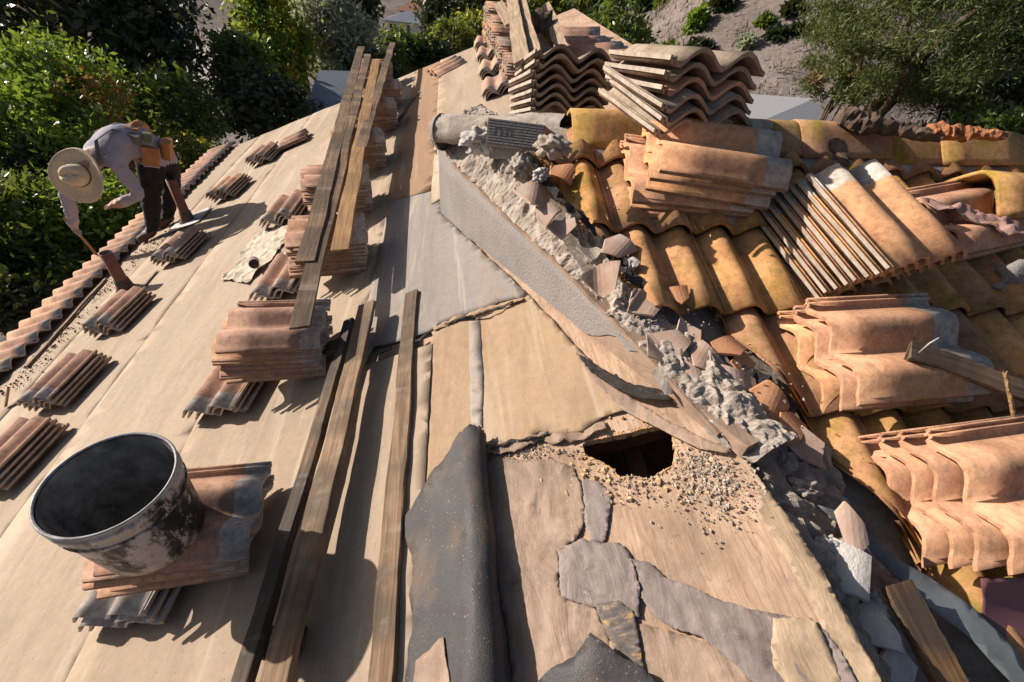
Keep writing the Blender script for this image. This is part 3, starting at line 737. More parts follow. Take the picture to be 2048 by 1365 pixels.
# ridge caps
def cap_mesh(name, mat, seed, L=.42, half=.150, hgt=.120, thick=.015):
    prof = []
    for i in range(15):
        t_ = -1+2*i/14; x = t_*half; z = hgt*(1-abs(t_)**1.32)-.012*max(0, 1-abs(t_)*5); prof.append((x, z))
    vs = []; fs = []; n = len(prof); ns = 4
    for side in (0, 1):
        for i in range(ns+1):
            y = L*i/ns; f = 1-.10*i/ns
            for (x, z) in prof:
                k = (half-thick)/half if side else 1
                e = fbm((x*18, seed*3.1+i, 1), 1, 3)*.006 if i in (0, ns) else 0
                vs.append((x*f*k, y+e, z*f*k-(.004 if side else 0)+.003*fbm((x*9, y*9, seed), 1, 2)))
    st = (ns+1)*n
    for i in range(ns):
        for j in range(n-1): a = i*n+j; fs.append((a, a+n, a+n+1, a+1)); fs.append((st+a, st+a+1, st+a+n+1, st+a+n))
    for j in range(n-1): fs.append((j, j+1, st+j+1, st+j)); a = ns*n+j; fs.append((a, st+a, st+a+1, a+1))
    for i in range(ns):
        a = i*n; fs.append((a, st+a, st+a+n, a+n)); a = i*n+n-1; fs.append((a, a+n, st+a+n, st+a))
    return mesh(name, vs, fs, mat, True)
CAPS = [cap_mesh('ridge_cap', MT['cap'], s) for s in range(3)]
ux = Vector((math.cos(BETA+R(1.2)), -math.sin(BETA+R(1.2)), 0))
capz = rz(RIDGE_Y)+.012
for i in range(9):
    p = Vector((.50, RIDGE_Y-.01, capz))+ux*(.335*i)
    d = (ux+Vector((0, rnd.uniform(-.015, .015), .035+rnd.uniform(-.01, .01)))).normalized()
    p += Vector((0, 0, .012*(i % 2))); z = Vector((0, 0, 1)); x = d.cross(z).normalized(); z = x.cross(d)
    # the wide end of each cap lies over the narrow end of the one before it
    obj('ridge_cap', CAPS[i % 3], rroof, frame(p+d*.42, -x, -d, z) if False else frame(p, x, d, z))
# bedding mortar under the caps
vs = []; fs = []
for i in range(61):
    p = Vector((.15, RIDGE_Y, capz))+ux*(3.3*i/60)
    for j, (o, h) in enumerate(((-.175, -.045), (-.15, -.002), (0, .03), (.15, -.002), (.175, -.045))):
        k = .022*fbm((p.x*8, j*1.3, 2), 1, 4); vs.append(p+Vector((0, o+k, h+k*.6)))
for i in range(60):
    for j in range(4): a = i*5+j; fs.append((a, a+5, a+6, a+1))
obj('bedding_mortar', mesh('bedding_mortar', vs, fs, MT['mortar'], True), rroof)
# ------------------------------------------------------------------ eave course on the left slope
lroof = empty('left_roof'); lroof.parent = house
SCL = .92; yy = .6; i = 0
while yy < FAR_Y-.1:
    tl = math.atan2(.012, .38)
    y_ax = (UPL*math.cos(tl)-NL*math.sin(tl)).normalized(); z_ax = NL; x_ax = y_ax.cross(z_ax).normalized(); z_ax = x_ax.cross(y_ax)
    og = L3(-2.99, yy+.30*SCL, .034) - y_ax*(TL*SCL) + NL*rnd.uniform(-.004, .004)+UPL*rnd.uniform(-.008, .008)
    obj('eave_tile', rnd.choice(LT), lroof, frame(og, x_ax, y_ax, z_ax) @ Matrix.Diagonal((SCL, SCL, SCL, 1)))
    yy += .302*SCL; i += 1
# fascia, gable and walls of the house below the roof
def quad(name, pts, mat, parent=house): return obj(name, mesh(name, pts, [tuple(range(len(pts)))], mat), parent)
ez = zL(EAVE_X)
me = box_mesh('fascia', .03, FAR_Y-NEAR_Y, .16, MT['board'], 6, .004); obj('fascia', me, house, frame(Vector((EAVE_X+.06, NEAR_Y, ez-.17)), Vector((1, 0, 0)), Vector((0, 1, 0)), Vector((0, 0, 1))))
me = box_mesh('rake_board', .03, (RIDGE_LX-EAVE_X)/math.cos(SL), .15, MT['board'], 6, .004)
obj('rake_board', me, house, frame(L3(EAVE_X+.05, FAR_Y-.05, -.175), Vector((0, -1, 0)), UPL, NL))
wx, wy = EAVE_X+.5, FAR_Y-.5
quad('outer_wall', [(wx, NEAR_Y, -5.8), (wx, wy, -5.8), (wx, wy, zL(wx)-.03), (wx, NEAR_Y, zL(wx)-.03)], MT['wallpaint'])
quad('outer_wall', [(wx, wy, -5.8), (3.3, wy, -5.8), (3.3, wy, -1.9), (RIDGE_LX, wy, zL(RIDGE_LX)-.03), (wx, wy, zL(wx)-.03)], MT['wallpaint'])
quad('outer_wall', [(3.3, NEAR_Y, -5.8), (3.3, wy, -5.8), (3.3, wy, -1.9), (3.3, NEAR_Y, -1.9)], MT['wallpaint'])
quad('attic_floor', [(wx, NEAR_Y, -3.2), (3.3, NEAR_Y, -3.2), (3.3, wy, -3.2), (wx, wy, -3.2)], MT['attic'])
quad('back_slope', [L3(RIDGE_LX, 2.6, .0), Vector((3.5, 2.6, zL(RIDGE_LX)-.8)), Vector((3.5, FAR_Y, zL(RIDGE_LX)-.8)), L3(RIDGE_LX, FAR_Y, .0)], MT['felt_brown'])
quad('outer_wall', [(wx, NEAR_Y, -5.8), (3.3, NEAR_Y, -5.8), (3.3, NEAR_Y, -1.75), (EDGE_X, NEAR_Y, -1.75), (EDGE_X, NEAR_Y, zL(EDGE_X)-.02), (wx, NEAR_Y, zL(wx)-.02)], MT['wallpaint'])  # unseen near wall, added to keep light from behind out of the attic

# ================================================================== LOOSE TILE STACKS
Z = Vector((0, 0, 1))
# level stacks on the left slope: front right corner of the topmost tile, its height, count
for k, (px, py, z, n, yaw, ph) in enumerate([
        (482, 1118, -1.375, 5, 3, 'stack under the black bucket'),
        (636, 697, -1.30, 8, 2, 'level stack beside the paired boards'),
        (727, 487, -1.265, 9, 9, 'stack under the near ends of the long boards'),
        (738, 370, -1.26, 9, 11, 'second stack back under the long boards'),
        (770, 287, -1.27, 9, 13, 'third stack back under the long boards'),
        (795, 218, -1.27, 9, 14, 'fourth stack back under the long boards'),
        (801, 178, -1.28, 8, 14, 'fifth stack back under the long boards'),
        (787, 135, -1.30, 8, 12, 'farthest stack under the long boards')]):
    P = at_z(px, py, z)
    stack(ph, P, yaw, n, Z, (1, 1), ['tile_s', 'tile_s', 'tile_l'], .925, .0215, .014, 2.6, k, (.001, -.002))
# shim bundles: lie on the slope with their heads towards the camera
for k, (px, py, h, n, yaw, ph) in enumerate([
        (140, 1253, .085, 3, -97, 'shim bundle under the bucket stack'),
        (362, 834, .085, 3, -103, 'shim bundle below the stack beside the paired boards'),
        (497, 602, .085, 3, -98, 'shim bundle beside the white sack'),
        (516, 452, .09, 3, -98, 'shim bundle under the second board stack'),
        (-95, 975, .10, 4, -105, 'bundle cut off by the left picture edge'),
        (36, 812, .10, 4, -104, 'bundle left of the bucket near the eave'),
        (162, 662, .10, 4, -102, 'bundle at the foot of the front vent pipe'),
        (300, 523, .10, 4, -101, "bundle at the worker's feet"),
        (413, 395, .10, 4, -103, 'bundle just beyond the rear vent pipe'),
        (489, 326, .10, 4, -100, 'farthest small bundle along the eave')]):
    stack(ph, on_left(px, py, h), yaw, n, NL, (1, 1), ['tile_l', 'tile_s'], .84 if k > 3 else .90, .0215, .008, 1.6, 40+k, (-.012, 0),
          group='tiles in the small bundles on the felt', fmt='clay tile, {} in the {}')
stack('pair at the far end of the eave', on_left(556, 288, .06), -170, 2, NL, (1, 1), 'tile_l', .925, .022, .004, 1, 77, fmt='orange roof tile, {} in the {}')
stack('pair lying on the far felt below the ridge', on_left(868, 150, .06), 22, 2, NL, (1, 0), 'tile_l', .925, .022, .01, 1, 78, (.1, 0), fmt='orange roof tile, {} of the {}')
# stacks on the right-hand roof
stack('stack below the ridge stack on the lichened roof', on_right(1318, 340, .235), -11, 3, NR, (1, 0), ['tile_o', 'tile_o'], 1.08, .040, .006, 2, 101, (0, -.012))
stack('staggered lower half below the ridge stack', on_right(1262, 400, .118), -5, 3, NR, (1, 0), ['tile_o', 'tile_o'], 1.08, .038, .008, 1.5, 102)
stack('leaning stack with grey edges facing left', on_right(1772, 546, .24), 101, 8, NR, (0, 0), 'tile_o', 1.04, .0255, .006, 1.2, 103, (-.013, .006))
stack('stack of three in front of the leaning stack', on_right(1722, 812, .145), 2, 3, NR, (1, 0), 'tile_o', 1.04, .046, .004, 1., 104, (-.010, -.020))
stack('stack at the right edge beside the maroon flashing', on_right(2022, 1150, .185), 4, 4, NR, (1, 0), 'tile_o', 1.0, .044, .004, .8, 105, (-.012, -.022))
stack('pair under the pink rag at the right edge', on_right(1925, 512, .11), 14, 2, NR, (1, 0), 'tile_o', 1.0, .034, .004, 1., 106, (0, .01))
up1 = Vector((.03, .13, 1)).normalized()
stack('level top of the stack straddling the ridge', at_d(1338, 128, 1.86), 97, 3, up1, (0, 0), ['tile_o', 'tile_g'], 1.16, .044, .008, 2, 107, tilt=-1, fmt='clay tile, {} in the {}')
stack('tilted bottom of the stack straddling the ridge', at_d(1325, 224, 1.84), 99, 3, Vector((.02, -.03, 1)), (0, 0), 'tile_g', 1.16, .042, .008, 2, 108, fmt='grey-brown clay tile, {} in the {}')
# pile behind the ridge
stack('scalloped stack behind the broken end cap', at_d(1066, 112, 2.40), 94, 7, Vector((.03, .33, 1)), (.0, 0), 'tile_g', 1.15, .038, .010, 1.5, 120, fmt='grey-tan clay tile, {} in the {}')
for k, (px, py, zt, n, bx, by) in enumerate([(1013, 127, -.82, 11, 962, 193), (1000, 92, -.80, 12, 955, 152), (986, 64, -.77, 13, 951, 122), (982, 44, -.74, 14, 947, 97), (974, 16, -.64, 16, 0, 0)]):
    nm = ('nearest', 'second', 'third', 'fourth', 'farthest')[k]
    stack(nm+' stack in the row at the top', at_z(px, py, zt), 4, n, Z, (1, 0), ['tile_s', 'tile_g'], .925, .0225, .014, 2, 130+k)
    if bx: stack('shim bundle under the '+nm+' stack at the top', on_left(bx, by, .085), -95, 3, NL, (1, 1), 'tile_l', .925, .022, .006, 1.2, 160+k, (-.012, 0), group='tiles in the shim bundles at the top', fmt='clay tile, {} in the {}')
for k, (px, py, d, n) in enumerate([(1105, 74, 5.0, 6), (1120, 96, 4.4, 6)]):
    stack(('farther', 'nearer')[k]+' stack right of the leaning boards', at_d(px, py, d), -14, n, Vector((-.1, 0, 1)), (1, 0), ['tile_s', 'tile_g'], .95, .027, .02, 3, 140+k)
for k, (px, py, d) in enumerate([(1140, 112, 3.9), (1165, 128, 3.5)]):
    stack(('tilted pair', 'low pair')[k]+' right of the leaning boards', at_d(px, py, d), -12, 2, Vector((-.15, .1, 1)), (1, 0), 'tile_s', .95, .03, .02, 3, 150+k)

# ================================================================== BOARDS
def board(name, A, B, wd_, th, mat, label, up=None, seed=0, cat='board', group=None, twist=0.):
    A, B = Vector(A), Vector(B); y = (B-A).normalized(); z = (up or Z); x = y.cross(z).normalized(); z = x.cross(y)
    if twist:
        q = Matrix.Rotation(R(twist), 3, y); x = q @ x; z = q @ z
    o = obj(name, box_mesh(name, wd_, (B-A).length, th, MT[mat], 22, .011, .0015, seed), None, frame(A, x, y, z))
    return tag(o, label, cat, group)
G = 'boards on the felt roof'
board('wooden_board', on_left(545, 1420, .10), on_left(739, 612, .10), .078, .020, 'board', 'dark stained wide board, right of the pair beside the bucket', NL, 1, group=G)
board('wooden_board', on_left(478, 1420, .085), on_left(704, 648, .085), .045, .030, 'board_dark', 'narrow tarred board, left of the pair beside the bucket', NL, 2, group=G)
board('wooden_board', on_left(764, 1420, .018), on_left(827, 590, .018), .062, .020, 'board', 'single weathered board lying flat on the felt', NL, 3, group=G)
for i, (px, py) in enumerate(((700, 700), (572, 1290))):
    p = on_left(px, py, .02); board('wooden_block', p-UPL*(.10 if i == 0 else .03), p+UPL*.05, .07, .055, 'board_dark', ('short dark block under the far ends of the paired boards', 'short dark block under the near ends of the paired boards')[i], NL, 30+i, 'block')
zb = -1.203
board('wooden_board', at_z(612, 528, zb), at_z(722, 96, zb), .085, .020, 'board', 'grey weathered board, leftmost of the long boards on the stacks', Z, 4, group=G)
board('wooden_board', at_z(588, 660, zb-.012)+Vector((.025, 0, 0)), at_z(736, 112, zb+.006), .075, .020, 'board', 'longest weathered board, its end over the stack nearest the camera', Z, 5, group=G)
board('wooden_board', at_z(681, 506, zb), at_z(752, 122, zb), .085, .020, 'board_orange', 'orange-brown board, third of the long boards on the stacks', Z, 6, group=G)
board('wooden_board', at_z(722, 300, zb), at_z(786, 88, zb), .075, .020, 'board', 'pale board, rightmost of the long boards on the stacks', Z, 7, group=G)
board('wooden_board', on_left(782, 262, .02), on_left(838, 188, .02), .04, .02, 'board', 'short batten leaning beside the far stacks', NL, 8, group=G)
G2 = 'boards leaning on the far tile pile'
board('wooden_board', at_d(1046, 128, 2.62), at_d(1020, -30, 5.0), .085, .022, 'board_pale', 'pale board, left of the two tall boards on the far pile', Z, 9, group=G2, twist=-30)
board('wooden_board', at_d(1070, 118, 2.75), at_d(1034, -30, 5.0), .085, .022, 'board_pale', 'grey board, right of the two tall boards on the far pile', Z, 10, group=G2, twist=-35)
board('wooden_board', at_d(1132, 122, 3.0), at_d(1094, 14, 4.6), .07, .022, 'board_pale', 'pale board standing alone right of the dark scrap on the far pile', Z, 11, group=G2, twist=-30)
board('wooden_board', at_d(1108, 126, 2.9), at_d(1062, 58, 4.2), .06, .022, 'board', 'low grey board between the tall boards on the far pile', Z, 12, group=G2, twist=-25)
board('wooden_board', at_d(1022, 52, 3.9), at_d(998, 10, 4.8), .08, .022, 'board_pale', 'short board at the top left of the far pile', Z, 13, group=G2, twist=-25)
tag(obj('bark_scrap', lump_mesh('bark_scrap', .13, MT['bark'], 4, 3, .5, 3, (.7, 1, 1)), None, Matrix.Translation(at_d(1082, 70, 3.9))), 'dark crumpled bark scrap behind the leaning boards', 'scrap')
board('wooden_beam', Vector((.20, 2.36, -.765)), Vector((1.12, 2.22, -.70)), .09, .085, 'beam', 'charred brown beam lying behind the broken end cap', Z, 14, 'beam')
board('orange_batten', Vector((.55, 2.23, -.66)), Vector((1.2, 2.16, -.655)), .05, .03, 'board_orange', 'orange split batten beside the charred beam', Z, 15, 'batten')
# right roof wood
board('wooden_board', on_right(1790, 1172, .13), on_right(1925, 1430, .13), .075, .018, 'beam', 'brown board across the valley at the lower right', NR, 16)
board('split_board', on_right(1812, 705, .20), on_right(2090, 800, .15), .055, .020, 'board', 'broken grey board lying across the stack of three tiles', NR, 17, 'board', twist=20)
board('wood_splinter', on_right(2022, 842, .16), on_right(2003, 745, .26), .012, .008, 'board_orange', 'thin orange splinter leaning at the right edge', NR, 18, 'splinter')
nl = tag(obj('nail', tube_mesh('nail', [(0, 0, 0), (.006, .0, .035), (.02, .0, .055)], .0022, MT['lead'], 6), None, Matrix.Translation(on_right(1838, 706, .225))), 'bent pale nail standing from the broken grey board', 'nail')
board('split_board', on_right(1492, 878, .075), on_right(1572, 1010, .07), .055, .02, 'board_pale', 'pale splintered board at the head of the valley', NR, 21, 'board')
board('wood_splinter', on_left(14, 812, .02), on_left(20, 775, .10), .03, .012, 'board_orange', 'yellow splinter near the eave at the left edge', NL, 19, 'splinter')
board('batten', on_left(55, 736, .012), on_left(212, 560, .012), .03, .015, 'board', 'long thin batten left nailed along the eave', NL, 20, 'batten')

# ================================================================== BUCKET
def lathe(name, prof, mat, n=56):
    vs = []; fs = []
    for (r, z) in prof:
        for j in range(n): a = 2*math.pi*j/n; vs.append((r*math.cos(a), r*math.sin(a), z))
    for i in range(len(prof)-1):
        for j in range(n): fs.append((i*n+j, i*n+(j+1) % n, (i+1)*n+(j+1) % n, (i+1)*n+j))
    return mesh(name, vs, fs, mat, True)
bc = at_z(215, 962, -1.06)
bk = thing('bucket', 'black plastic bucket smeared with dried white mortar on a tile stack', 'bucket', loc=(bc.x, bc.y, -1.325))
HB = .265
obj('bucket_wall', lathe('bucket_wall', [(.0, 0), (.118, 0), (.122, .004), (.1385, .20), (.140, .225), (.1455, .228), (.1455, .244), (.141, .247), (.1425, HB-.006)], MT['bucket']), bk)
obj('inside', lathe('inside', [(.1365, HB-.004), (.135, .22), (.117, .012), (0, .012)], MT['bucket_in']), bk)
obj('rim', lathe('rim', [(.1425, HB-.007), (.1455, HB-.007), (.1465, HB-.003), (.1455, HB+.001), (.1415, HB+.0015), (.1385, HB-.002)], MT['bucket_rim']), bk)
obj('ridge_band', lathe('ridge_band', [(.1392, .188), (.1425, .190), (.1425, .196), (.1395, .198)], MT['bucket']), bk)

# ================================================================== VENT PIPES, SACK, CAN
for i, (px, py, hgt, lab) in enumerate(((256, 583, .345, 'front'), (378, 445, .42, 'rear'))):
    b = on_left(px, py); vp = thing('vent_pipe', f'brown painted vent pipe, the {lab} one near the eave', 'vent pipe', 'vent pipes near the eave', b)
    obj('pipe', lathe('pipe', [(.036, hgt), (.041, hgt), (.041, .02), (.041, -.05)], MT['pipe'], 24), vp)
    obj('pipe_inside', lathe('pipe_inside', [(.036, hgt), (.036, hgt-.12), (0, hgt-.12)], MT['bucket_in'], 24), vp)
    obj('boot', lathe('boot', [(.043, .12), (.048, .115), (.056, .05), (.085, -.01)], MT['board_dark'], 24), vp)
    fl = sheet('flashing_plate', jag([(-.14, -.17), (.20, -.17), (.20, .15), (-.14, .15)], .05, .004, i), lambda x, y: L3(b.x+x, b.y+y, .022+.005*fbm((x*9, y*9, i), 1, 2))-b, MT['lead'] if i else MT['felt'], .05, (), .002, vp, i)
sk = [LXY(*p) for p in [(447, 566), (470, 545), (490, 515), (505, 488), (540, 464), (588, 452), (575, 490), (548, 525), (520, 552), (500, 574), (470, 568)]]
tag(sheet('paper_sack', jag(sk, .02, .006, 50), lambda x, y: L3(x, y, .024+.03*abs(fbm((x*9, y*7, 3), 1, 4))), MT['white_paper'], .02, (), .003, None, 50, False), 'crumpled white paper sack lying beside the board stack', 'sack')
cp_ = on_left(508, 522, .075); cn = thing('drink_can', 'small red and blue can lying on the white sack', 'can', loc=cp_)
mm = Matrix.Rotation(R(70), 4, 'X') @ Matrix.Rotation(R(20), 4, 'Y')
for nm, pr, mt in (('can_body', [(0, 0), (.026, 0), (.03, .006), (.03, .05)], 'red'), ('label_band', [(.0302, .05), (.0302, .085)], 'blue'), ('can_top', [(.03, .085), (.03, .105), (.026, .112), (0, .11)], 'tar')):
    o = obj(nm, lathe(nm, pr, MT[mt], 20), cn); o.matrix_local = mm

# ================================================================== RUBBLE ALONG THE RAKE
def shard_mesh(name, mat, seed, size=.12):
    rnd = random.Random(seed); bm = bmesh.new(); bm.from_mesh(RT[seed % 4])
    c = Vector((rnd.uniform(.06, .27), rnd.uniform(.12, .3), .02))
    for k in range(5):
        a = 2*math.pi*(k+rnd.uniform(-.3, .3))/5; nrm = Vector((math.cos(a), math.sin(a), rnd.uniform(-.25, .25))).normalized()
        co = c+nrm*size*rnd.uniform(.35, .75)*.6
        r_ = bmesh.ops.bisect_plane(bm, geom=bm.verts[:]+bm.edges[:]+bm.faces[:], plane_co=co, plane_no=nrm, clear_outer=True)
        es = [e for e in r_['geom_cut'] if isinstance(e, bmesh.types.BMEdge)]
        try: bmesh.ops.holes_fill(bm, edges=es, sides=0)
        except Exception: pass
    for v in bm.verts: v.co -= c
    for f in bm.faces: f.smooth = False
    me = bpy.data.meshes.new(name); bm.to_mesh(me); bm.free(); me.materials.clear(); me.materials.append(mat); return me
rnd = random.Random(9)
shards = [(1068, 395, 'shard', .16, 'under the tip of the end cap'), (1120, 452, 'shard', .13, 'above the grey wall, near its tall end'), (1178, 505, 'mortar', .10, 'beside the tar strip'), (1212, 560, 'shard', .15, 'half way down the rake'), (1292, 612, 'shard', .17, 'beside the second course of tiles'),
          (1325, 690, 'shard', .17, 'above the lower wall'), (1345, 745, 'mortar', .15, 'above the torn stucco'), (1408, 720, 'shard', .19, 'at the foot of the second course'), (1452, 690, 'shard_o', .12, 'against the second course'), (1430, 800, 'mortar', .14, 'above the sawn board end'),
          (1472, 770, 'shard', .18, 'right of the torn stucco'), (1545, 820, 'shard_o', .16, 'beside the lowest tile course'), (1500, 850, 'mortar', .14, 'below the torn stucco'), (1560, 880, 'shard', .16, 'at the head of the valley'), (1190, 430, 'shard_o', .11, 'below the first ridge cap'), (1130, 345, 'shard_o', .12, 'in front of the first ridge cap'), (1352, 590, 'shard_o', .09, 'between two tile rolls'),
          (1490, 740, 'shard_o', .11, 'near the lowest course'), (1610, 900, 'shard', .12, 'in the valley'), (1375, 660, 'shard', .14, 'right of the grey wall, half way down'), (1240, 500, 'shard', .13, 'below the corner of the tile stack'), (1385, 775, 'shard', .15, 'above the torn stucco edge'), (1455, 830, 'mortar', .13, 'just above the sawn board'), (1520, 905, 'shard', .14, 'just beyond the sawn board'), (1090, 420, 'shard', .13, 'behind the tall end of the wall'), (1585, 860, 'shard_o', .12, 'beside the valley head'), (1265, 530, 'mortar_white', .05, 'below the tile stack')]
for i, (px, py, mt, sz, where) in enumerate(shards):
    P = on_right(px, py, .062)+Vector((0, 0, rnd.uniform(-.004, .012)))
    m = frame(P, XR, UPR, NR) @ Matrix.Rotation(R(rnd.uniform(-50, 50)), 4, 'Z') @ Matrix.Rotation(R(rnd.uniform(-12, 12)), 4, 'X') @ Matrix.Rotation(R(rnd.uniform(-12, 12)), 4, 'Y') @ Matrix.Diagonal((1, 1, .5, 1))
    o = obj('broken_tile', shard_mesh('broken_tile', MT[mt], i*7+3, sz), None, m)
    col = {'shard': 'pinkish-grey', 'shard_o': 'orange', 'mortar': 'mortar-caked', 'mortar_white': 'white'}[mt]
    tag(o, f'{col} broken tile piece {where}', 'broken tile', 'broken tile pieces along the rake')
# mortar chunks
def on_wall(px, py, inn=.06):
    d = ray(px, py); p0 = C0.to_3d()-wn*inn; return d*(p0.dot(wn)/d.dot(wn))
for i, (px, py, r_, mt, h_, where) in enumerate([(965, 283, .075, 'mortar_white', .05, 'white mortar lump on the broken end cap'), (1045, 335, .06, 'mortar', .03, 'grey mortar lump below the ribbed plate'),
        (1105, 292, .045, 'mortar', .05, 'grey mortar lump in front of the first ridge cap'), (1082, 350, .03, 'mortar_white', .06, 'pale mortar lump under the ridge'),
        (1258, 527, .022, 'mortar_white', .06, 'small white mortar chip below the tile stack'), (1650, 1090, .022, 'mortar_white', .12, 'white mortar chunk in the valley'), (1752, 1215, .022, 'mortar_white', .12, 'white mortar chunk beside the brown board'), (1610, 975, .03, 'mortar', .09, 'grey mortar chunk at the head of the valley'), (1570, 930, .028, 'mortar', .08, 'grey mortar chunk beside the sawn board end')]):
    P = on_right(px, py, h_)
    if i < 4: P = on_wall(px, py, .03)
    tag(obj('mortar_chunk', lump_mesh('mortar_chunk', r_, MT[mt], i+2, 4, .38, 2.3, (1.2, .8, .75)), None, Matrix.Translation(P) @ Matrix.Rotation(i*1.3, 4, 'Z')), where, 'mortar chunk')
# ragged tar paper strips among the rubble
def strip_on_R(px, wpx, mat, name, label, seed, h=.06):
    poly = jag([on_right(*p, h).to_2d() for p in px]+[on_right(p[0]+wpx[0], p[1]+wpx[1], h).to_2d() for p in reversed(px)], .012, .006, seed)
    def s(x, y): return Vector((x, y, Z0+math.tan(SR)*y+h+.018*fbm((x*22, y*22, seed), 1, 4)))
    return tag(sheet(name, poly, s, MT[mat], .014, (), .004, None, seed, False), label, 'felt scrap')
strip_on_R([(1150, 430), (1200, 490), (1250, 555), (1320, 605)], (10, -13), 'tar', 'felt_scrap', 'black ragged felt strip half way up the rake', 61)
strip_on_R([(1060, 330), (1110, 395), (1155, 440)], (9, -11), 'tar', 'felt_scrap', 'black ragged felt strip below the end cap', 62, .08)
strip_on_R([(1440, 690), (1490, 745), (1560, 790), (1585, 830)], (10, -13), 'tar', 'felt_scrap', 'black ragged felt strip beside the lowest course', 63)
strip_on_R([(1500, 880), (1560, 930), (1620, 985), (1660, 1000)], (10, -16), 'board_dark', 'felt_scrap', 'dark bent strip at the head of the valley', 64, .05)
# crumbs: nobody could count them
def crumbs(name, spots, mat, n, r0, r1, seed, flat=.7):
    rnd = random.Random(seed); vs = []; fs = []
    for k in range(n):
        p = spots(rnd)
        if p is None: continue
        r_ = r0+(r1-r0)*rnd.random()**4; o = len(vs)
        for d in ((1, 0, 0), (-1, 0, 0), (0, 1, 0), (0, -1, 0), (0, 0, 1), (0, 0, -1)):
            vs.append(p+Vector(d)*r_*rnd.uniform(.6, 1.3)+Vector((rnd.uniform(-.3, .3), rnd.uniform(-.3, .3), rnd.uniform(-.3, .3)))*r_)
        for f in ((0, 2, 4), (2, 1, 4), (1, 3, 4), (3, 0, 4), (2, 0, 5), (1, 2, 5), (3, 1, 5), (0, 3, 5)): fs.append(tuple(o+i for i in f))
    return stuff(tag(obj(name, mesh(name, vs, fs, mat)), *LBL[name, mat.name]))
LBL = {('mortar_crumbs', 'mortar_crumbs'): ('loose grey mortar crumbs around the hole and along the rake', 'rubble'),
       ('wood_chips', 'wood_chips'): ('pale wood chips scattered round the hole in the plywood', 'wood chips'),
       ('leaf_litter', 'dry_leaf_litter'): ('dark leaf litter strewn along the eave and in the tile valleys', 'litter')}
def sp1(r):
    c = r.choice([(1420, 955, 70, 45), (1395, 930, 45, 35), (1430, 975, 70, 50), (1440, 985, 90, 70), (1050, 905, 90, 12), (1250, 960, 70, 40)])
    p = (r.gauss(c[0], c[2]*.6), r.gauss(c[1], c[3]*.6))
    q = on_left(*p, .006)
    if inside((q.x, q.y), hole) or q.x > EDGE_X-.01: return None
    return q
def sp2(r):
    t_ = r.random(); s_ = WLEN*t_; q = C0.to_3d()+wd*s_-wn*r.uniform(.0, .26)
    return Vector((q.x, q.y, max(rz(q.y)+.05, zL(q.x)+.02)+r.uniform(-.01, .02)))
crumbs('mortar_crumbs', lambda r: sp1(r) if r.random() < .75 else sp2(r), MT['crumb'], 3800, .0007, .0058, 1)
def sp3(r):
    p = (r.gauss(1250, 85), r.gauss(925, 42)); q = on_left(*p, .005)
    return None if inside((q.x, q.y), hole) or q.x > EDGE_X-.02 else q
crumbs('wood_chips', sp3, MT['chip'], 420, .0015, .011, 2)
def sp4(r):
    if r.random() < .6:
        y = r.uniform(1.6, 4.8); return L3(-2.78+.07*r.gauss(0, 1)+.05*fbm((y*3, 0, 0), 1, 2), y, .018) if fbm((y*2.2, 4, 0), 1, 3) > -.15 or r.random() < .25 else None
    return Rpt(r.uniform(.6, 2.6), r.uniform(.2, 1.9), .042) if r.random() < .2 else None
crumbs('leaf_litter', sp4, MT['debris'], 2600, .002, .010, 3)

# ------------------------------------------------------------------ broken end cap of the ridge
ECA, ECB = Vector((-.055, 2.47, -.775)), Vector((.50, 2.07, -.635))
ec = thing('end_cap_tile', 'grey mortar-covered round end cap tile at the left end of the ridge', 'ridge cap')
def endcap():
    vs = []; fs = []; n, ns = 22, 16
    for i in range(ns+1):
        y = .70*i/ns
        for j in range(n+1):
            a = R(-25)+R(230)*j/n; k = 1+.16*fbm((math.cos(a)*3, y*12, 1), 1, 5); rr_ = .080*(1+.05*math.cos(i*.5))
            vs.append((y, -math.cos(a)*rr_*k, math.sin(a)*rr_*k))
    for i in range(ns):
        for j in range(n): a = i*(n+1)+j; fs.append((a, a+1, a+n+2, a+n+1))
    return mesh('cap_shell', vs, fs, MT['mortar'], True)
obj('cap_shell', endcap(), ec)
dv = [(-.004, 0, .0)]; df = []; nd = 30
for ring, (rr_, xx) in enumerate(((.040, -.010), (.044, -.002), (.070, -.006), (.084, -.001), (.088, .02))):
    for j in range(nd):
        a = 2*math.pi*j/nd; k = 1+.05*fbm((math.cos(a)*2, math.sin(a)*2, ring*.2), 1, 3); dv.append((xx, -math.cos(a)*rr_*k, math.sin(a)*rr_*k))
for j in range(nd): df.append((0, 1+j, 1+(j+1) % nd))
for k in range(4):
    for j in range(nd): a = 1+k*nd; df.append((a+j, a+nd+j, a+nd+(j+1) % nd, a+(j+1) % nd))
obj('round_end', mesh('round_end', dv, df, MT['stucco'], True), ec)
ed = (ECB-ECA).normalized(); ey = Z.cross(ed).normalized(); ec.matrix_world = frame(ECA, ed, ey, ed.cross(ey))
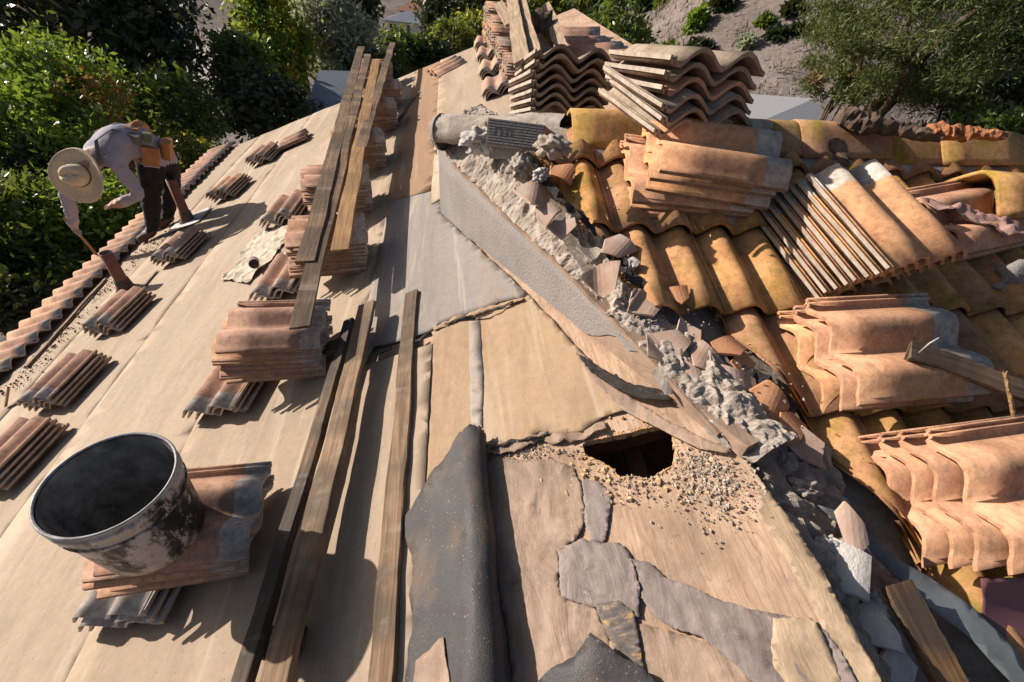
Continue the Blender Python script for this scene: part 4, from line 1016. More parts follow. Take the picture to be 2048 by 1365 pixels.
# ribbed underside exposed in the break, with its stamped figures
rb = thing('ribbed_plate', 'grey ribbed plate with stamped figures set in the broken end cap', 'plate', loc=on_wall(1012, 268, -.005))
pz = (Vector((-.05, -.62, .62))).normalized(); pxv = Vector((1, -.1, -.06)).normalized(); pyv = pz.cross(pxv).normalized(); pxv = pyv.cross(pz)
base_m = frame(Vector((0, 0, 0)), pxv, pyv, pz)
def flatbox(x0, x1, y0, y1, z0, z1):
    v = [(x, y, z) for z in (z0, z1) for y in (y0, y1) for x in (x0, x1)]
    return v, [(0, 2, 3, 1), (4, 5, 7, 6), (0, 1, 5, 4), (2, 6, 7, 3), (0, 4, 6, 2), (1, 3, 7, 5)]
v, f_ = flatbox(-.075, .15, -.05, .055, -.012, 0); o = obj('plate', mesh('plate', v, f_, MT['stucco']), rb); o.matrix_local = base_m
for i in range(9):
    y = -.045+.0115*i
    for (x0, x1) in (((-.072, -.045), (-.012, .0), (.03, .145)) if 3 <= i <= 5 else ((-.072, .145),)):
        v, f_ = flatbox(x0, x1, y, y+.006, 0, .004); o = obj('rib', mesh('rib', v, f_, MT['stucco']), rb); o.matrix_local = base_m
for i, ch in enumerate(('2', '1')):
    x0 = -.040+.042*i
    cu = bpy.data.curves.new('stamp', 'FONT'); cu.body = ch; cu.size = .026; cu.extrude = .002
    tmp = bpy.data.objects.new('stamp', cu); COL.objects.link(tmp)
    bpy.context.view_layer.update(); me = bpy.data.meshes.new_from_object(tmp.evaluated_get(bpy.context.evaluated_depsgraph_get()))
    bpy.data.objects.remove(tmp); me.materials.clear(); me.materials.append(MT['mortar_white'])
    o = obj('stamped_figure', me, rb); o.matrix_local = base_m @ Matrix.Translation((x0+.006, -.010, .002))

# ------------------------------------------------------------------ valley flashings at the lower right
def r_sheet(name, px, h, mat, label, cat, seed, bend, step=.02, jit=.002, thick=.0025):
    poly = jag([on_right(*p, h).to_2d() for p in px], .02, jit, seed)
    return tag(sheet(name, poly, lambda x, y: Vector((x, y, Z0+math.tan(SR)*y+h+bend(x, y))), MT[mat], step, (), thick, None, seed), label, cat)
vs = []; fs = []
for i in range(91):
    Y = .66-1.25*i/90
    for j in range(19):
        X = EDGE_X+.004+(.21+.08*max(0, 1-i/45)+.03*fbm((Y*6, 2, 0), 1, 2))*j/18; o = j/18
        z = (zL(EDGE_X)-.030)*(1-o)+(rz(Y)+.045)*o + .026*(chunky(X, Y, 14, 3)-.4)+.014*(chunky(X, Y, 36, 4)-.4)+.02*fbm((X*9, Y*9, 2), 1, 4)
        vs.append(Vector((X, Y, z)))
for i in range(90):
    for j in range(18): a = i*19+j; fs.append((a, a+1, a+20, a+19))
obj('valley_rubble', mesh('valley_rubble', vs, fs, MT['mortar_dirt']), rroof)
r_sheet('valley_flashing', [(1632, 1015), (1690, 1030), (1740, 1075), (1800, 1128), (1870, 1165), (1940, 1212), (2030, 1300), (2060, 1380), (2030, 1375), (1930, 1275), (1850, 1215), (1785, 1155), (1715, 1080)], .10, 'metal', 'bent galvanised valley flashing at the lower right', 'flashing', 70, lambda x, y: .012*math.sin((x*1.2+y)*9)+.006*fbm((x*6, y*6, 1), 1, 2))
pf0 = on_right(1985, 1240, .12)
tag(sheet('maroon_flashing', jag([(0, 0), (.10, -.005), (.30, 0), (.30, -.60), (.10, -.60), (.085, -.45), (.095, -.33), (.055, -.24), (.0, -.13), (.012, -.05)], .02, .001, 71),
    lambda x, y: on_right(1962, 1158, .13)+XR*x+Vector((0, .55, .42)).normalized()*y*.85+NR*(.02*math.sin(y*16)), MT['metal_purple'], .02, (), .0015, None, 71), 'curved maroon metal flashing at the lower right corner', 'flashing')
r_sheet('valley_pan', [(1520, 930), (1600, 1000), (1700, 1140), (1790, 1290), (1860, 1430), (1990, 1430), (1900, 1280), (1800, 1150), (1700, 1030), (1600, 930)], .012, 'mortar_dirt', 'dusty dirt-covered pan of the open valley', 'flashing', 72, lambda x, y: .02*(chunky(x, y, 16, 2)-.4)+.02*fbm((x*9, y*9, 1), 1, 4))
for i, (px, py, ang, sz, mt, lab) in enumerate([(1682, 1130, -35, .11, 'mortar_white', 'long white mortar-coated tile piece in the valley'), (1740, 1245, -32, .10, 'mortar_white', 'lower white tile piece beside the brown board'), (1790, 1340, -30, .10, 'mortar_white', 'lowest white tile piece in the valley'), (1705, 1060, -20, .10, 'shard', 'grey tile piece on the valley flashing')]):
    P = on_right(px, py, .135); m = frame(P, XR, UPR, NR) @ Matrix.Rotation(R(ang), 4, 'Z') @ Matrix.Rotation(R(-14), 4, 'Y') @ Matrix.Diagonal((1, 1.5, .6, 1))
    tag(obj('broken_tile', shard_mesh('broken_tile', MT[mt], 91+i*4, sz), None, m), lab, 'broken tile')
r_sheet('pink_rag', [(1842, 392), (1880, 400), (1915, 408), (1960, 418), (2010, 432), (2060, 455), (2050, 470), (2005, 462), (1960, 446), (1915, 432), (1875, 420)], .17, 'cloth_pink', 'crumpled dusty pink rag draped on tiles at the right edge', 'rag', 73, lambda x, y: .045*fbm((x*14, y*14, 1), 1, 4), .012, .008, .004)
for i in range(3):
    P = on_right(1940, 398, .03+.05*i); d = Vector((math.cos(R(-4)), math.sin(R(-4)), .02)).normalized(); zz = (NR+Vector((0, .25, 0))).normalized(); x = d.cross(zz).normalized(); zz = x.cross(d)
    tag(obj('loose_ridge_cap', CAPS[i], None, frame(P, x, d, zz)), ('bottom', 'middle', 'top')[i]+' loose ridge cap tile of three nested at the right edge', 'ridge cap', 'loose ridge caps')
tag(obj('mortar_chunk', lump_mesh('mortar_chunk', .10, MT['stucco'], 55, 3, .4, 1.8, (1.2, .7, .8)), None, Matrix.Translation(on_right(2030, 565, .04))), 'big grey stucco lump at the right edge below the rag', 'mortar chunk')
# bark slabs on the ridge
def bark(name, A, B, r0, label, seed, mat='bark'):
    A, B = Vector(A), Vector(B); vs = []; fs = []; n, ns = 12, 26; y = (B-A).normalized(); x = y.cross(Z).normalized(); z = x.cross(y)
    for i in range(ns+1):
        t_ = i/ns; p = A.lerp(B, t_); rr_ = r0*(.75+.5*abs(fbm((t_*5, seed, 0), 1, 3)))*(1-.45*t_)
        for j in range(n):
            a = 2*math.pi*j/n; k = 1+.55*fbm((math.cos(a)*2+seed, math.sin(a)*2, t_*7), 1, 4)
            vs.append(p+x*math.cos(a)*rr_*k+z*math.sin(a)*rr_*k*.62)
    for i in range(ns):
        for j in range(n): fs.append((i*n+j, i*n+(j+1) % n, (i+1)*n+(j+1) % n, (i+1)*n+j))
    fs += [tuple(range(n-1, -1, -1)), tuple(range(ns*n, ns*n+n))]
    return tag(obj(name, mesh(name, vs, fs, MT[mat])), label, 'bark')
bark('bark_slab', at_d(1680, 235, 2.62), at_d(1880, 275, 2.72), .075, 'charred bark slab lying behind the ridge caps', 1)
bark('bark_slab', at_d(1860, 262, 2.72), at_d(2010, 272, 2.85), .060, 'red split bark slab beside the charred one', 2, 'bark_red')
bark('bark_slab', at_d(1672, 285, 2.20), at_d(1690, 330, 2.06), .035, 'short bark piece lying over a ridge cap', 3)

# ================================================================== THE WORKER
F = on_left(305, 478)
wk = thing('person', 'worker in straw hat and lavender-grey shirt bending over the eave with a pry bar', 'person', loc=F)
def skin_mesh(name, nodes, edges, mat_fn, mats, sub=2, root=0):
    me = bpy.data.meshes.new(name); me.from_pydata([n[0] for n in nodes], edges, [])
    o = bpy.data.objects.new(name, me); COL.objects.link(o)
    sm = o.modifiers.new('s', 'SKIN'); sm.use_smooth_shade = True
    for i, n in enumerate(nodes):
        r_ = n[1] if isinstance(n[1], tuple) else (n[1], n[1]); me.skin_vertices[0].data[i].radius = r_
        me.skin_vertices[0].data[i].use_root = (i == root)
    sb = o.modifiers.new('d', 'SUBSURF'); sb.levels = sub; sb.render_levels = sub
    bpy.context.view_layer.update()
    m2 = bpy.data.meshes.new_from_object(o.evaluated_get(bpy.context.evaluated_depsgraph_get()))
    bpy.data.objects.remove(o); m2.materials.clear()
    for m in mats: m2.materials.append(m)
    nn_ = [v.normal.copy() for v in m2.vertices]; cc_ = [v.co.copy() for v in m2.vertices]; out_ = []
    for c_, n_ in zip(cc_, nn_): out_ += list(c_+n_*(.011*fbm(Vector((c_.x*7, c_.y*7, c_.z*13)), 1, 3)+.006*fbm(c_*26, 1, 2)))
    m2.vertices.foreach_set('co', out_); m2.update()
    m2.polygons.foreach_set('material_index', [mat_fn(p.center) for p in m2.polygons]); m2.polygons.foreach_set('use_smooth', [True]*len(m2.polygons))
    return m2
N = [((.33, .06, .84), (.12, .14)),    # 0 pelvis
     ((.27, .0, .92), (.118, .14)),    # 1 waist
     ((.20, -.09, .95), (.125, .15)),  # 2 chest
     ((.12, -.19, .92), (.118, .14)),  # 3 upper chest
     ((.06, -.27, .86), (.065, .065)),# 4 neck
     ((.02, -.34, .80), (.085, .09)),  # 5 head
     ((.0, -.39, .77), (.07, .075)),# 6 crown
     ((.20, -.29, .82), (.068, .068)),  # 7 near shoulder
     ((.29, -.31, .60), (.055, .055)), # 8 near elbow
     ((.14, -.34, .53), (.045, .045)),# 9 near wrist
     ((.08, -.35, .52), (.045, .03)), # 10 near hand
     ((-.06, -.12, .80), (.075, .075)),# 11 far shoulder
     ((-.42, -.12, .50), (.058, .058)),# 12 far elbow
     ((-.50, -.12, .25), (.043, .043)),# 13 far wrist
     ((-.515, -.12, .18), (.04, .035)),# 14 far hand
     ((.31, -.03, .74), (.10, .11)),   # 15 near hip
     ((.17, -.03, .42), (.075, .08)),  # 16 near knee
     ((.05, -.01, .10), (.052, .055)), # 17 near ankle
     ((.36, .16, .74), (.10, .11)),    # 18 far hip
     ((.24, .22, .42), (.075, .08)),   # 19 far knee
     ((.10, .20, .12), (.052, .055)),  # 20 far ankle
     ((.0, -.035, .055), (.048, .04)), ((-.10, -.06, .0), (.04, .03)),   # 21,22 near foot
     ((.05, .19, .075), (.048, .04)), ((-.06, .17, .02), (.04, .03))]     # 23,24 far foot
Ed = [(0, 1), (1, 2), (2, 3), (3, 4), (4, 5), (5, 6), (3, 7), (7, 8), (8, 9), (9, 10), (3, 11), (11, 12), (12, 13), (13, 14), (0, 15), (15, 16), (16, 17), (0, 18), (18, 19), (19, 20), (17, 21), (21, 22), (20, 23), (23, 24)]
# fingers: four and a thumb on each hand
def fingers(h, d, s_, up_):
    d = Vector(d).normalized(); s_ = Vector(s_).normalized(); up_ = Vector(up_).normalized(); hi = h; hp_ = Vector(N[h][0])
    for k, ln in enumerate((.062, .07, .066, .05)):
        b = hp_+d*.025+s_*(.030-.019*k); m = b+d*ln*.55; e = m+d*ln*.2-up_*ln*.4
        i0 = len(N); N.extend([(tuple(b), .011), (tuple(m), .010), (tuple(e), .0085)]); Ed.extend([(hi, i0), (i0, i0+1), (i0+1, i0+2)])
    b = hp_+s_*.038; m = b+s_*.02+d*.025-up_*.01; e = m+d*.025-up_*.015
    i0 = len(N); N.extend([(tuple(b), .013), (tuple(m), .011), (tuple(e), .009)]); Ed.extend([(hi, i0), (i0, i0+1), (i0+1, i0+2)])
fingers(10, (-1, -.1, -.25), (0, -1, .2), (0, .2, 1)); fingers(14, (-.05, 0, -1), (.2, -1, 0), (-1, -.2, 0))
def zone(p):
    if p.z < .085+p.x*.35 and p.x < .16: return 3                       # boots
    if (p-Vector(N[10][0])).length < .10 and p.x < .15: return 0          # bare near hand
    if p.x < -.45 and p.z < .235: return 4                                # glove on the far hand
    d = Vector((-.2, -.17, -.10)); q = Vector(N[4][0])
    if p.x < .075 and p.y < -.25 and p.z > .66: return 0
    if p.z < .80 and p.x > .02 and p.y > -.20 and (p.x-.2)*.5+p.z < .80: return 2
    return 1
obj('body', skin_mesh('body', N, Ed, zone, [MT['skin'], MT['shirt'], MT['trousers'], MT['boot'], MT['glove']], 3), wk)
# straw hat: wide curled brim, creased crown
hv = []; hf = []; nn = 40
ringp = [(.205, .012), (.20, .018), (.17, .004), (.13, -.002), (.10, .002), (.098, .012), (.092, .06), (.078, .095), (.05, .098), (.02, .084)]
for (r_, z) in ringp:
    for j in range(nn):
        a = 2*math.pi*j/nn; zz = z+(.022*math.cos(2*a)*(r_/.2)**3 if r_ > .1 else 0)
        if r_ < .09: zz -= .018*abs(math.sin(a))**.0*max(0, 1-abs(math.sin(a))*2.2)*(1 if r_ < .06 else .4)
        hv.append((r_*math.cos(a)*(1.0), r_*math.sin(a)*(.86 if r_ < .11 else 1), zz))
for i in range(len(ringp)-1):
    for j in range(nn): hf.append((i*nn+j, i*nn+(j+1) % nn, (i+1)*nn+(j+1) % nn, (i+1)*nn+j))
hf.append(tuple(range((len(ringp)-1)*nn, len(ringp)*nn)))
hat = obj('straw_hat', mesh('straw_hat', hv, hf, MT['straw'], True), wk)
hz = Vector((-.10, -.86, .42)).normalized(); hx = Vector((1, 0, .12)); hy = hz.cross(hx).normalized(); hx = hy.cross(hz)
hat.matrix_local = frame(Vector((-.015, -.42, .785)), hx, hy, hz)
hs_ = hat.modifiers.new('t', 'SOLIDIFY'); hs_.thickness = .005
obj('hat_band', lathe('hat_band', [(.0995, .006), (.0985, .022)], MT['strap'], 30), hat).scale = (1, .87, 1)
# braces, tool belt and pouches
for k, (a, b, c, d) in enumerate((((.32, -.06, 1.005), (.21, -.17, 1.06), (.13, -.27, 1.01), (.13, -.35, .88)), ((.30, .06, 1.01), (.15, .0, 1.055), (.02, -.09, 1.01), (-.06, -.18, .89)))):
    vs = []; fs = []; pts = [Vector(a), Vector(b), Vector(c), Vector(d)]
    for i in range(13):
        t_ = i/12*3; s0 = min(int(t_), 2); p = pts[s0].lerp(pts[s0+1], t_-s0); q = Vector((.0, .022, 0))
        vs += [p-q, p+q]
    for i in range(12): fs.append((2*i, 2*i+1, 2*i+3, 2*i+2))
    o = obj('brace', mesh('brace', vs, fs, MT['strap']), wk); sm = o.modifiers.new('t', 'SOLIDIFY'); sm.thickness = .006
bt = tube_mesh('tool_belt', [(.27+.05*math.sin(a)*.3+(.0), .03+.16*math.cos(a), .89+.155*math.sin(a)) for a in [2*math.pi*i/20 for i in range(21)]], .024, MT['leather'], 6); obj('tool_belt', bt, wk)
for i, (p, s3, m, rz_) in enumerate((((.39, -.12, .84), (.11, .045, .15), 'leather', 15), ((.33, -.13, .98), (.07, .04, .07), 'strap', -20), ((.44, .05, .84), (.06, .12, .15), 'leather', 10), ((.29, -.02, 1.03), (.09, .10, .035), 'leather', 0), ((.40, -.08, .98), (.05, .05, .07), 'strap', 30))):
    bm = bmesh.new(); bmesh.ops.create_cube(bm, size=1); bmesh.ops.subdivide_edges(bm, edges=bm.edges[:], cuts=3, use_grid_fill=True)
    for v in bm.verts:
        q = v.co.copy(); t_ = 1+.18*q.z; v.co = Vector((q.x*s3[0]*t_, q.y*s3[1]*t_*(1+.4*(.25-q.x*q.x)), q.z*s3[2]))+Vector((1, 1, 1))*.008*fbm(q*4, 1, 2)
    me = bpy.data.meshes.new('tool_pouch'); bm.to_mesh(me); bm.free(); me.materials.append(MT[m])
    o = obj('tool_pouch', me, wk); o.location = p; o.rotation_euler = (0, R(14), R(rz_))
board('pry_bar', F+Vector((-.54, -.14, .27)), F+Vector((-.45, -.13, -.18)), .022, .012, 'board_orange', "thin pry bar in the worker's lower hand", Vector((0, -1, 0)), 66, 'pry bar')

# ================================================================== BACKGROUND BUILDINGS
def building(name, label, corners, z_low, z_eave, roof_fn, roofmat, wallmat, windows=()):
    b = thing(name, label, 'building'); n = len(corners)
    for i in range(n):
        a = Vector(corners[i]); c = Vector(corners[(i+1) % n])
        w_ = obj('wall', mesh('wall', [(a.x, a.y, z_low), (c.x, c.y, z_low), (c.x, c.y, z_eave), (a.x, a.y, z_eave)], [(0, 1, 2, 3)], wallmat), b)
        for (wi, t0, t1, h0, h1) in windows:
            if wi == i:
                d = (c-a); nrm = Vector((d.y, -d.x)).normalized()
                p0 = a+d*t0+nrm*.03; p1 = a+d*t1+nrm*.03
                wn_ = obj('window', mesh('window', [(p0.x, p0.y, z_low+h0), (p1.x, p1.y, z_low+h0), (p1.x, p1.y, z_low+h1), (p0.x, p0.y, z_low+h1)], [(0, 1, 2, 3)], MT['glass']), w_)
    vs, fs = roof_fn(); r_ = obj('roof', mesh('roof', vs, fs, roofmat), b)
    sm = r_.modifiers.new('t', 'SOLIDIFY'); sm.thickness = .12
    return b
# blue-grey roof below the far rake
q = [at_z(640, 150, -3.0), at_z(735, 152, -3.0), at_z(720, 260, -3.75), at_z(600, 260, -3.75)]
building('shed', 'low shed with a blue-grey shingle roof beyond the felt roof', [(q[3].x+.3, q[3].y+.2), (q[2].x, q[2].y+.2), (q[1].x, q[1].y-.2), (q[0].x+.1, q[0].y-.2)], -6, -3.75, lambda: (q, [(0, 1, 2, 3)]), MT['asphalt_blue'], MT['white_wall'])
q2 = [at_z(1478, 196, -2.6), at_z(1622, 207, -2.6), at_z(1668, 275, -3.1), at_z(1560, 300, -3.1), at_z(1440, 285, -3.1)]
shed2 = building('garden_building', 'low building with a pale grey flat roof behind the ridge', [(p.x, p.y) for p in (q2[4], q2[3], q2[2], q2[1], q2[0])], -7, -3.1, lambda: (q2, [(0, 1, 2, 3, 4)]), MT['roof_white'], MT['white_wall'])
vb_ = at_z(1580, 228, -2.8); o = obj('roof_vent', lathe('roof_vent', [(0, .22), (.09, .22), (.09, .16), (.05, .16), (.05, -.1)], MT['roof_white'], 12), shed2); o.location = vb_
# house among the trees
hc = ground_hit(800, 78); hc.z = ground_z(hc.x, hc.y)
def far_house():
    ax = Vector((.98, -.2)); ay = Vector((.2, .98)); c = Vector((hc.x+1.2, hc.y+2.5)); z0_ = hc.z-.5; ze = hc.z+2.5
    def p(a, b): v_ = c+ax*a+ay*b; return (v_.x, v_.y)
    cs = [p(-3.2, -2.4), p(3.2, -2.4), p(3.2, 2.4), p(-3.2, 2.4)]
    def roof():
        e = [p(-3.7, -2.9), p(3.7, -2.9), p(3.7, 2.9), p(-3.7, 2.9)]; r_ = [p(.2, 0), p(1.0, 0)]
        return [(x, y, ze) for x, y in e]+[(x, y, ze+1.35) for x, y in r_], [(0, 1, 5, 4), (1, 2, 5), (2, 3, 4, 5), (3, 0, 4)]
    building('distant_house', 'white house with a grey hipped roof among the distant trees', cs, z0_, ze, roof, MT['asphalt_blue'], MT['white_wall'], [(0, .12, .3, 1.2, 2.5), (0, .42, .5, .9, 2.5), (0, .6, .68, .9, 2.5), (3, .3, .6, 1.2, 2.5)])
    c2 = c+ay*9+ax*1.5
    def p2(a, b): v_ = c2+ax*a+ay*b; return (v_.x, v_.y)
    def roof2():
        e = [p2(-5, -3), p2(5, -3), p2(5, 3), p2(-5, 3)]; r_ = [p2(-2, 0), p2(3, 0)]
        return [(x, y, ze+.6) for x, y in e]+[(x, y, ze+2.6) for x, y in r_], [(0, 1, 5, 4), (1, 2, 5), (2, 3, 4, 5), (3, 0, 4)]
    building('tile_roofed_house', 'distant house with a red tile roof behind the grey-roofed one', [p2(-4.5, -2.6), p2(4.5, -2.6), p2(4.5, 2.6), p2(-4.5, 2.6)], z0_, ze+.6, roof2, MT['redroof'], MT['wallpaint'])
far_house()
# driveway
dp = [ground_hit(*p) for p in [(350, 150), (372, 95), (398, 68), (440, 62), (500, 70), (480, 110), (452, 150), (420, 190), (380, 190)]]
dpoly = jag([p.to_2d() for p in dp], .8, .12, 80)
struct(sheet('driveway', dpoly, lambda x, y: Vector((x, y, ground_z(x, y)+.06)), MT['drive'], 1.0, (), 0, None, 80))

# ================================================================== TREES
def crown_mesh(name, radii, nclump, nleaf, size, mat, seed, shell=.55, clump=.30, needle=False, up=.0):
    rs = np.random.RandomState(seed); Cs = []
    d = rs.normal(size=(nclump, 3)); d /= np.linalg.norm(d, axis=1)[:, None]
    rad = shell+(1-shell)*rs.rand(nclump, 1)**.6
    lump = 1+.28*np.array([[fbm((a*1.7+seed, b*1.7, c*1.7), 1, 3)] for a, b, c in d])
    cc = d*rad*lump*np.array(radii)
    n = nclump*nleaf; base = np.repeat(cc, nleaf, 0)
    mr = np.mean(radii)*clump
    off = rs.normal(size=(n, 3))*.55*mr*np.repeat(.6+.8*rs.rand(nclump, 1), nleaf, 0)
    if needle: off[:, 2] *= .6
    p = base+off
    a = rs.normal(size=(n, 3)); a[:, 2] += up; a /= np.linalg.norm(a, axis=1)[:, None]
    if needle:                              # needles radiate from the clump centre
        a = .55*off/(np.linalg.norm(off, axis=1)[:, None]+1e-6)+.8*a; a[:, 2] += .25; a /= np.linalg.norm(a, axis=1)[:, None]
    b = np.cross(a, rs.normal(size=(n, 3))); b /= np.linalg.norm(b, axis=1)[:, None]
    s = size*(.35+1.2*rs.rand(n, 1)); wdt = s*(.24 if needle else .42)
    V = np.empty((n, 4, 3)); V[:, 0] = p; V[:, 1] = p+a*s*.5+b*wdt*.5; V[:, 2] = p+a*s; V[:, 3] = p+a*s*.5-b*wdt*.5
    me = bpy.data.meshes.new(name); me.vertices.add(n*4); me.vertices.foreach_set('co', V.reshape(-1))
    me.loops.add(n*4); me.loops.foreach_set('vertex_index', np.arange(n*4)); me.polygons.add(n)
    me.polygons.foreach_set('loop_start', np.arange(n)*4)
    me.materials.append(mat); me.update(); me.validate(); return me, cc
def tree(px, py, dist, rpx, leaf, label, seed, nclump=60, nleaf=60, size=.11, name='tree', group='trees and bushes around the house', **kw):
    c = at_d(px, py, dist); dep = c.dot(FWD)
    rx, rzv = rpx[0]*dep/FOCAL, rpx[1]*dep/FOCAL
    gz = ground_z(c.x, c.y)-.1
    t_ = thing(name, label, 'tree' if 'tree' in name else 'bush', group, (c.x, c.y, gz))
    me, cc = crown_mesh('crown', (rx, rx*.9, rzv), nclump, nleaf, size, LEAF[leaf] if isinstance(leaf, str) else LEAF[leaf[0]], seed, **kw)
    cr = obj('crown', me, t_); cr.location = (0, 0, c.z-gz)
    if not isinstance(leaf, str):
        me2, _ = crown_mesh('crown', (rx*.95, rx*.9, rzv*.95), max(6, nclump//3), nleaf, size, LEAF[leaf[1]], seed+500, **kw); me2.transform(Matrix.Translation((0, 0, rzv*.12)))
        obj('tinted_leaves', me2, t_).location = (0, 0, c.z-gz)
    h = max(.6, c.z-gz); r0 = max(.05, min(.28, rx*.10)); rn = random.Random(seed)
    vs = []; 
    tm = tube_mesh('trunk', [(0, 0, 0), (.06*rn.uniform(-1, 1)*h*.2, 0, h*.4), (0, .03*h, h*.8), (0, 0, h+rzv*.4)], [r0*1.3, r0, r0*.75, r0*.3], MT['bark'], 8)
    tk = obj('trunk', tm, t_)
    for k in range(7):
        e = Vector(cc[rn.randrange(len(cc))])*.8+Vector((0, 0, h)); s0 = Vector((0, 0, h*(.55+.35*rn.random())))
        obj('limb', tube_mesh('limb', [s0, s0.lerp(e, .5)+Vector((0, 0, .1*rx)), e], [r0*.5, r0*.32, r0*.12], MT['bark'], 6), tk)
    return t_
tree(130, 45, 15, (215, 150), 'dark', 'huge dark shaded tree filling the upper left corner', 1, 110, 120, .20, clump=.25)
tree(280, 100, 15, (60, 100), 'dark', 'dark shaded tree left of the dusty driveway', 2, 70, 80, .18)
tree(115, 165, 10.5, (105, 70), 'bright', 'bright green bush above the worker\'s hat', 3, 60, 90, .10, name='bush')
tree(165, 195, 9.8, (70, 48), 'orange', 'sparse bush with orange autumn leaves above the worker', 4, 30, 30, .08, name='bush')
tree(20, 250, 9.5, (130, 75), 'bright', 'bright green bush at the left edge level with the hat', 5, 60, 90, .10, name='bush')
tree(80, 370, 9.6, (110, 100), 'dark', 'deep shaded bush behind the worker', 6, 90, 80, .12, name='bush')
tree(30, 470, 7.6, (120, 95), 'mid', 'mid green bush at the left edge below the eave', 7, 80, 90, .09, name='bush')
tree(205, 440, 7.4, (110, 75), 'bright', 'glossy bright green bush directly behind the worker\'s arms', 8, 70, 110, .085, name='bush')
tree(120, 560, 7.2, (120, 70), 'mid', 'glossy green bush under the pry bar', 9, 70, 100, .085, name='bush')
tree(-20, 610, 6.8, (90, 60), 'dark', 'dark bush at the left edge beside the eave tiles', 10, 50, 70, .09, name='bush')
tree(350, 232, 11.5, (90, 62), 'mid', 'rounded green bush right of the worker\'s back', 11, 70, 100, .11, name='bush')
tree(380, 312, 10, (60, 30), ('mid', 'yellow'), 'low yellowing bush beyond the rear vent pipe', 12, 40, 60, .08, name='bush')
tree(495, 160, 14.5, (55, 75), ('mid', 'bright'), 'loose dark green tree right of the dusty driveway', 13, 60, 90, .15)
tree(545, 90, 17, (58, 110), ('bright', 'yellow'), 'tall slim tree with yellow-green tips', 14, 80, 110, .16)
tree(585, 30, 19, (40, 85), ('bright', 'yellow'), 'second slim yellow-tipped tree beside the silver one', 15, 60, 90, .16)
tree(530, 215, 13, (90, 60), 'dark', 'dark tree mass left of the blue-grey shed', 16, 60, 80, .15)
tree(668, 72, 18, (72, 82), 'olive', 'silvery grey-green round tree behind the long boards', 17, 90, 130, .16, clump=.26)
tree(672, 165, 17.5, (40, 55), 'olive', 'drooping silver foliage above the shed roof', 18, 30, 60, .16, name='bush')
for i, (px, py, d, rp, lf) in enumerate([(765, 118, 19, (45, 40), 'mid'), (815, 112, 20, (42, 36), 'mid'), (865, 120, 20, (45, 38), 'dark'), (905, 92, 22, (45, 38), ('mid', 'yellow')), (745, 160, 17, (50, 40), 'dark'), (940, 75, 24, (40, 34), ('mid', 'yellow'))]):
    tree(px, py, d, rp, lf, ('first', 'second', 'third', 'fourth', 'fifth', 'sixth')[i]+' rounded shrub of the hedge beyond the far rake', 20+i, 45, 80, .16, name='bush', group='hedge beyond the far rake')
tree(895, 35, 38, (62, 48), 'dark', 'dark broad tree right of the distant house', 30, 60, 80, .35)
tree(720, 15, 34, (40, 35), 'dark', 'dark tree left of the distant house roof', 31, 40, 60, .32)
tree(965, 5, 40, (40, 26), ('mid', 'yellow'), 'yellow-green tree above the far tile stacks', 32, 40, 60, .35)
tree(1110, 30, 24, (70, 45), ('mid', 'yellow'), 'bright tree behind the leaning boards', 33, 60, 80, .22)
tree(1235, 85, 16, (62, 85), 'mid', 'dark green tree standing right of the far tile pile', 34, 60, 90, .15, clump=.24)
tree(1185, 20, 26, (50, 40), 'dark', 'dark tree behind the tile pile', 35, 40, 70, .25)
for i, (px, py, rp, lf) in enumerate([(1392, 45, (17, 19), 'bright'), (1400, 98, (24, 9), 'dark'), (1325, 10, (14, 6), 'mid'), (1450, 8, (20, 5), 'dark'), (1530, 48, (12, 6), 'mid'), (1560, 72, (22, 5), 'dark'), (1600, 62, (12, 6), 'dark'), (1500, 88, (14, 6), 'olive'), (1335, 105, (16, 8), 'mid'), (1290, 12, (14, 9), 'dark'), (1590, 22, (18, 7), 'dark')]):
    g = ground_hit(px, py+rp[1]); tree(px, py, g.length, rp, lf, ['round bright green bush on the dry hill', 'dark scrub bush below the dry knoll', 'scrub bush at the top of the hill left of centre', 'wide scrub patch on the skyline hill', 'scrub bush left of the pine', 'long scrub patch on the hill slope', 'dark scrub bush beside the pine crown', 'yellowish scrub bush on the knoll', 'pale scrub bush right of the dark tree', 'small bush above the dark tree', 'dark bush on the far slope by the pine'][i], 40+i, 26, 60, .011*g.length, name='bush', group='bushes on the dry hill')
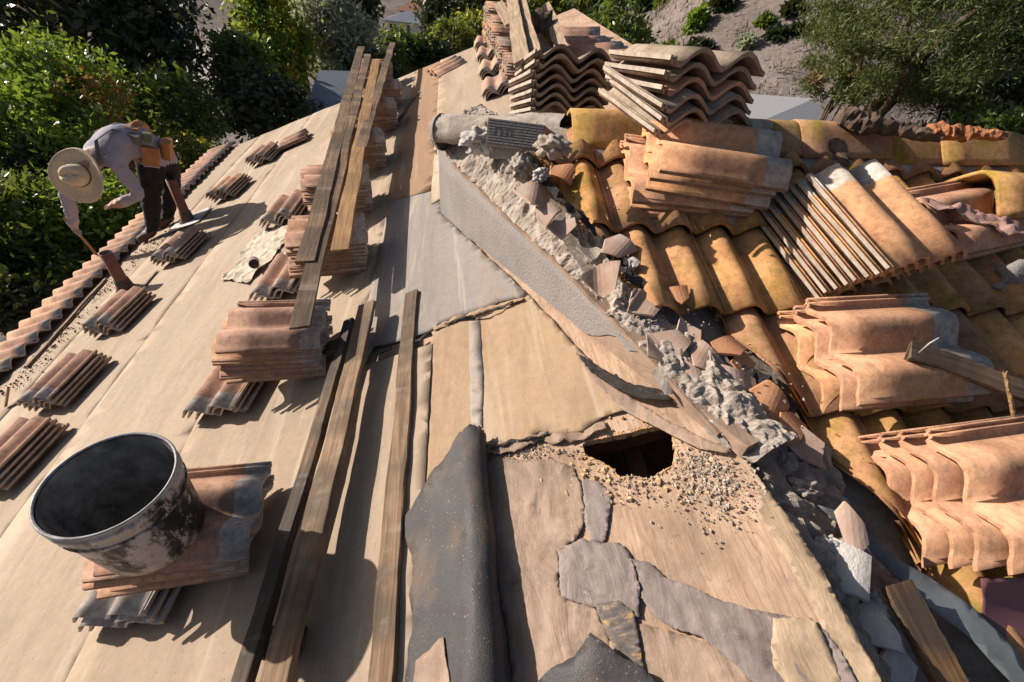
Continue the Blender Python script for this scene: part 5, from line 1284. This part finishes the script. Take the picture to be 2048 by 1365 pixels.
# pine at the right
tree(1855, 55, 9.5, (235, 140), 'pine', 'large pine tree with bright needle clumps at the upper right', 60, 125, 520, .062, name='pine_tree', needle=True, clump=.15, shell=.45)
tree(2000, 150, 10.5, (120, 120), 'dark', 'dark lower boughs of the pine at the right edge', 61, 60, 260, .09, name='pine_tree', needle=True, clump=.2)
tree(1690, 160, 10.2, (75, 34), ('pine', 'brown'), 'drooping low pine bough with brown dead needles', 62, 30, 160, .085, name='pine_tree', needle=True, clump=.2)
tree(1990, 270, 9, (80, 40), 'mid', 'leafy bush below the pine at the right edge', 63, 40, 80, .09, name='bush')
# dry grass and brush on the hills: nobody could count it
def brush(n=80000):
    rs = np.random.RandomState(3); P = []; k = 0
    while len(P) < n:
        az = rs.uniform(R(-8), R(58)); d = 14+80*rs.rand()**1.2
        x, y = d*math.sin(az), d*math.cos(az)
        if fbm((x*.15, y*.15, 8), 1, 3) < -.25: continue
        P.append((x, y, ground_z(x, y)-.02, d))
        if rs.rand() < .02:
            rr_ = .25+.6*rs.rand()
            for _ in range(45):
                a_, b_ = x+rs.normal()*rr_, y+rs.normal()*rr_; P.append((a_, b_, ground_z(a_, b_)+rs.rand()*rr_*.7, d*1.8))
    P = np.array(P); n = len(P); h = (.06+.22*rs.rand(n, 1)**2)*(P[:, 3:]/30)**.6; aa = rs.rand(n)*6.28
    b = np.stack([np.cos(aa), np.sin(aa), 0*aa], 1)*h*.16; tip = rs.normal(size=(n, 3))*h*.35; tip[:, 2:] = h
    V = np.empty((n, 3, 3)); V[:, 0] = P[:, :3]-b; V[:, 1] = P[:, :3]+b; V[:, 2] = P[:, :3]+tip
    me = bpy.data.meshes.new('dry_grass'); me.vertices.add(n*3); me.vertices.foreach_set('co', V.reshape(-1)); me.loops.add(n*3)
    me.loops.foreach_set('vertex_index', np.arange(n*3)); me.polygons.add(n); me.polygons.foreach_set('loop_start', np.arange(n)*3)
    me.materials.append(LEAF['dry']); me.update(); me.validate()
    stuff(tag(obj('dry_grass', me), 'dry grey-brown grass and brush covering the hills', 'dry grass'))
brush()
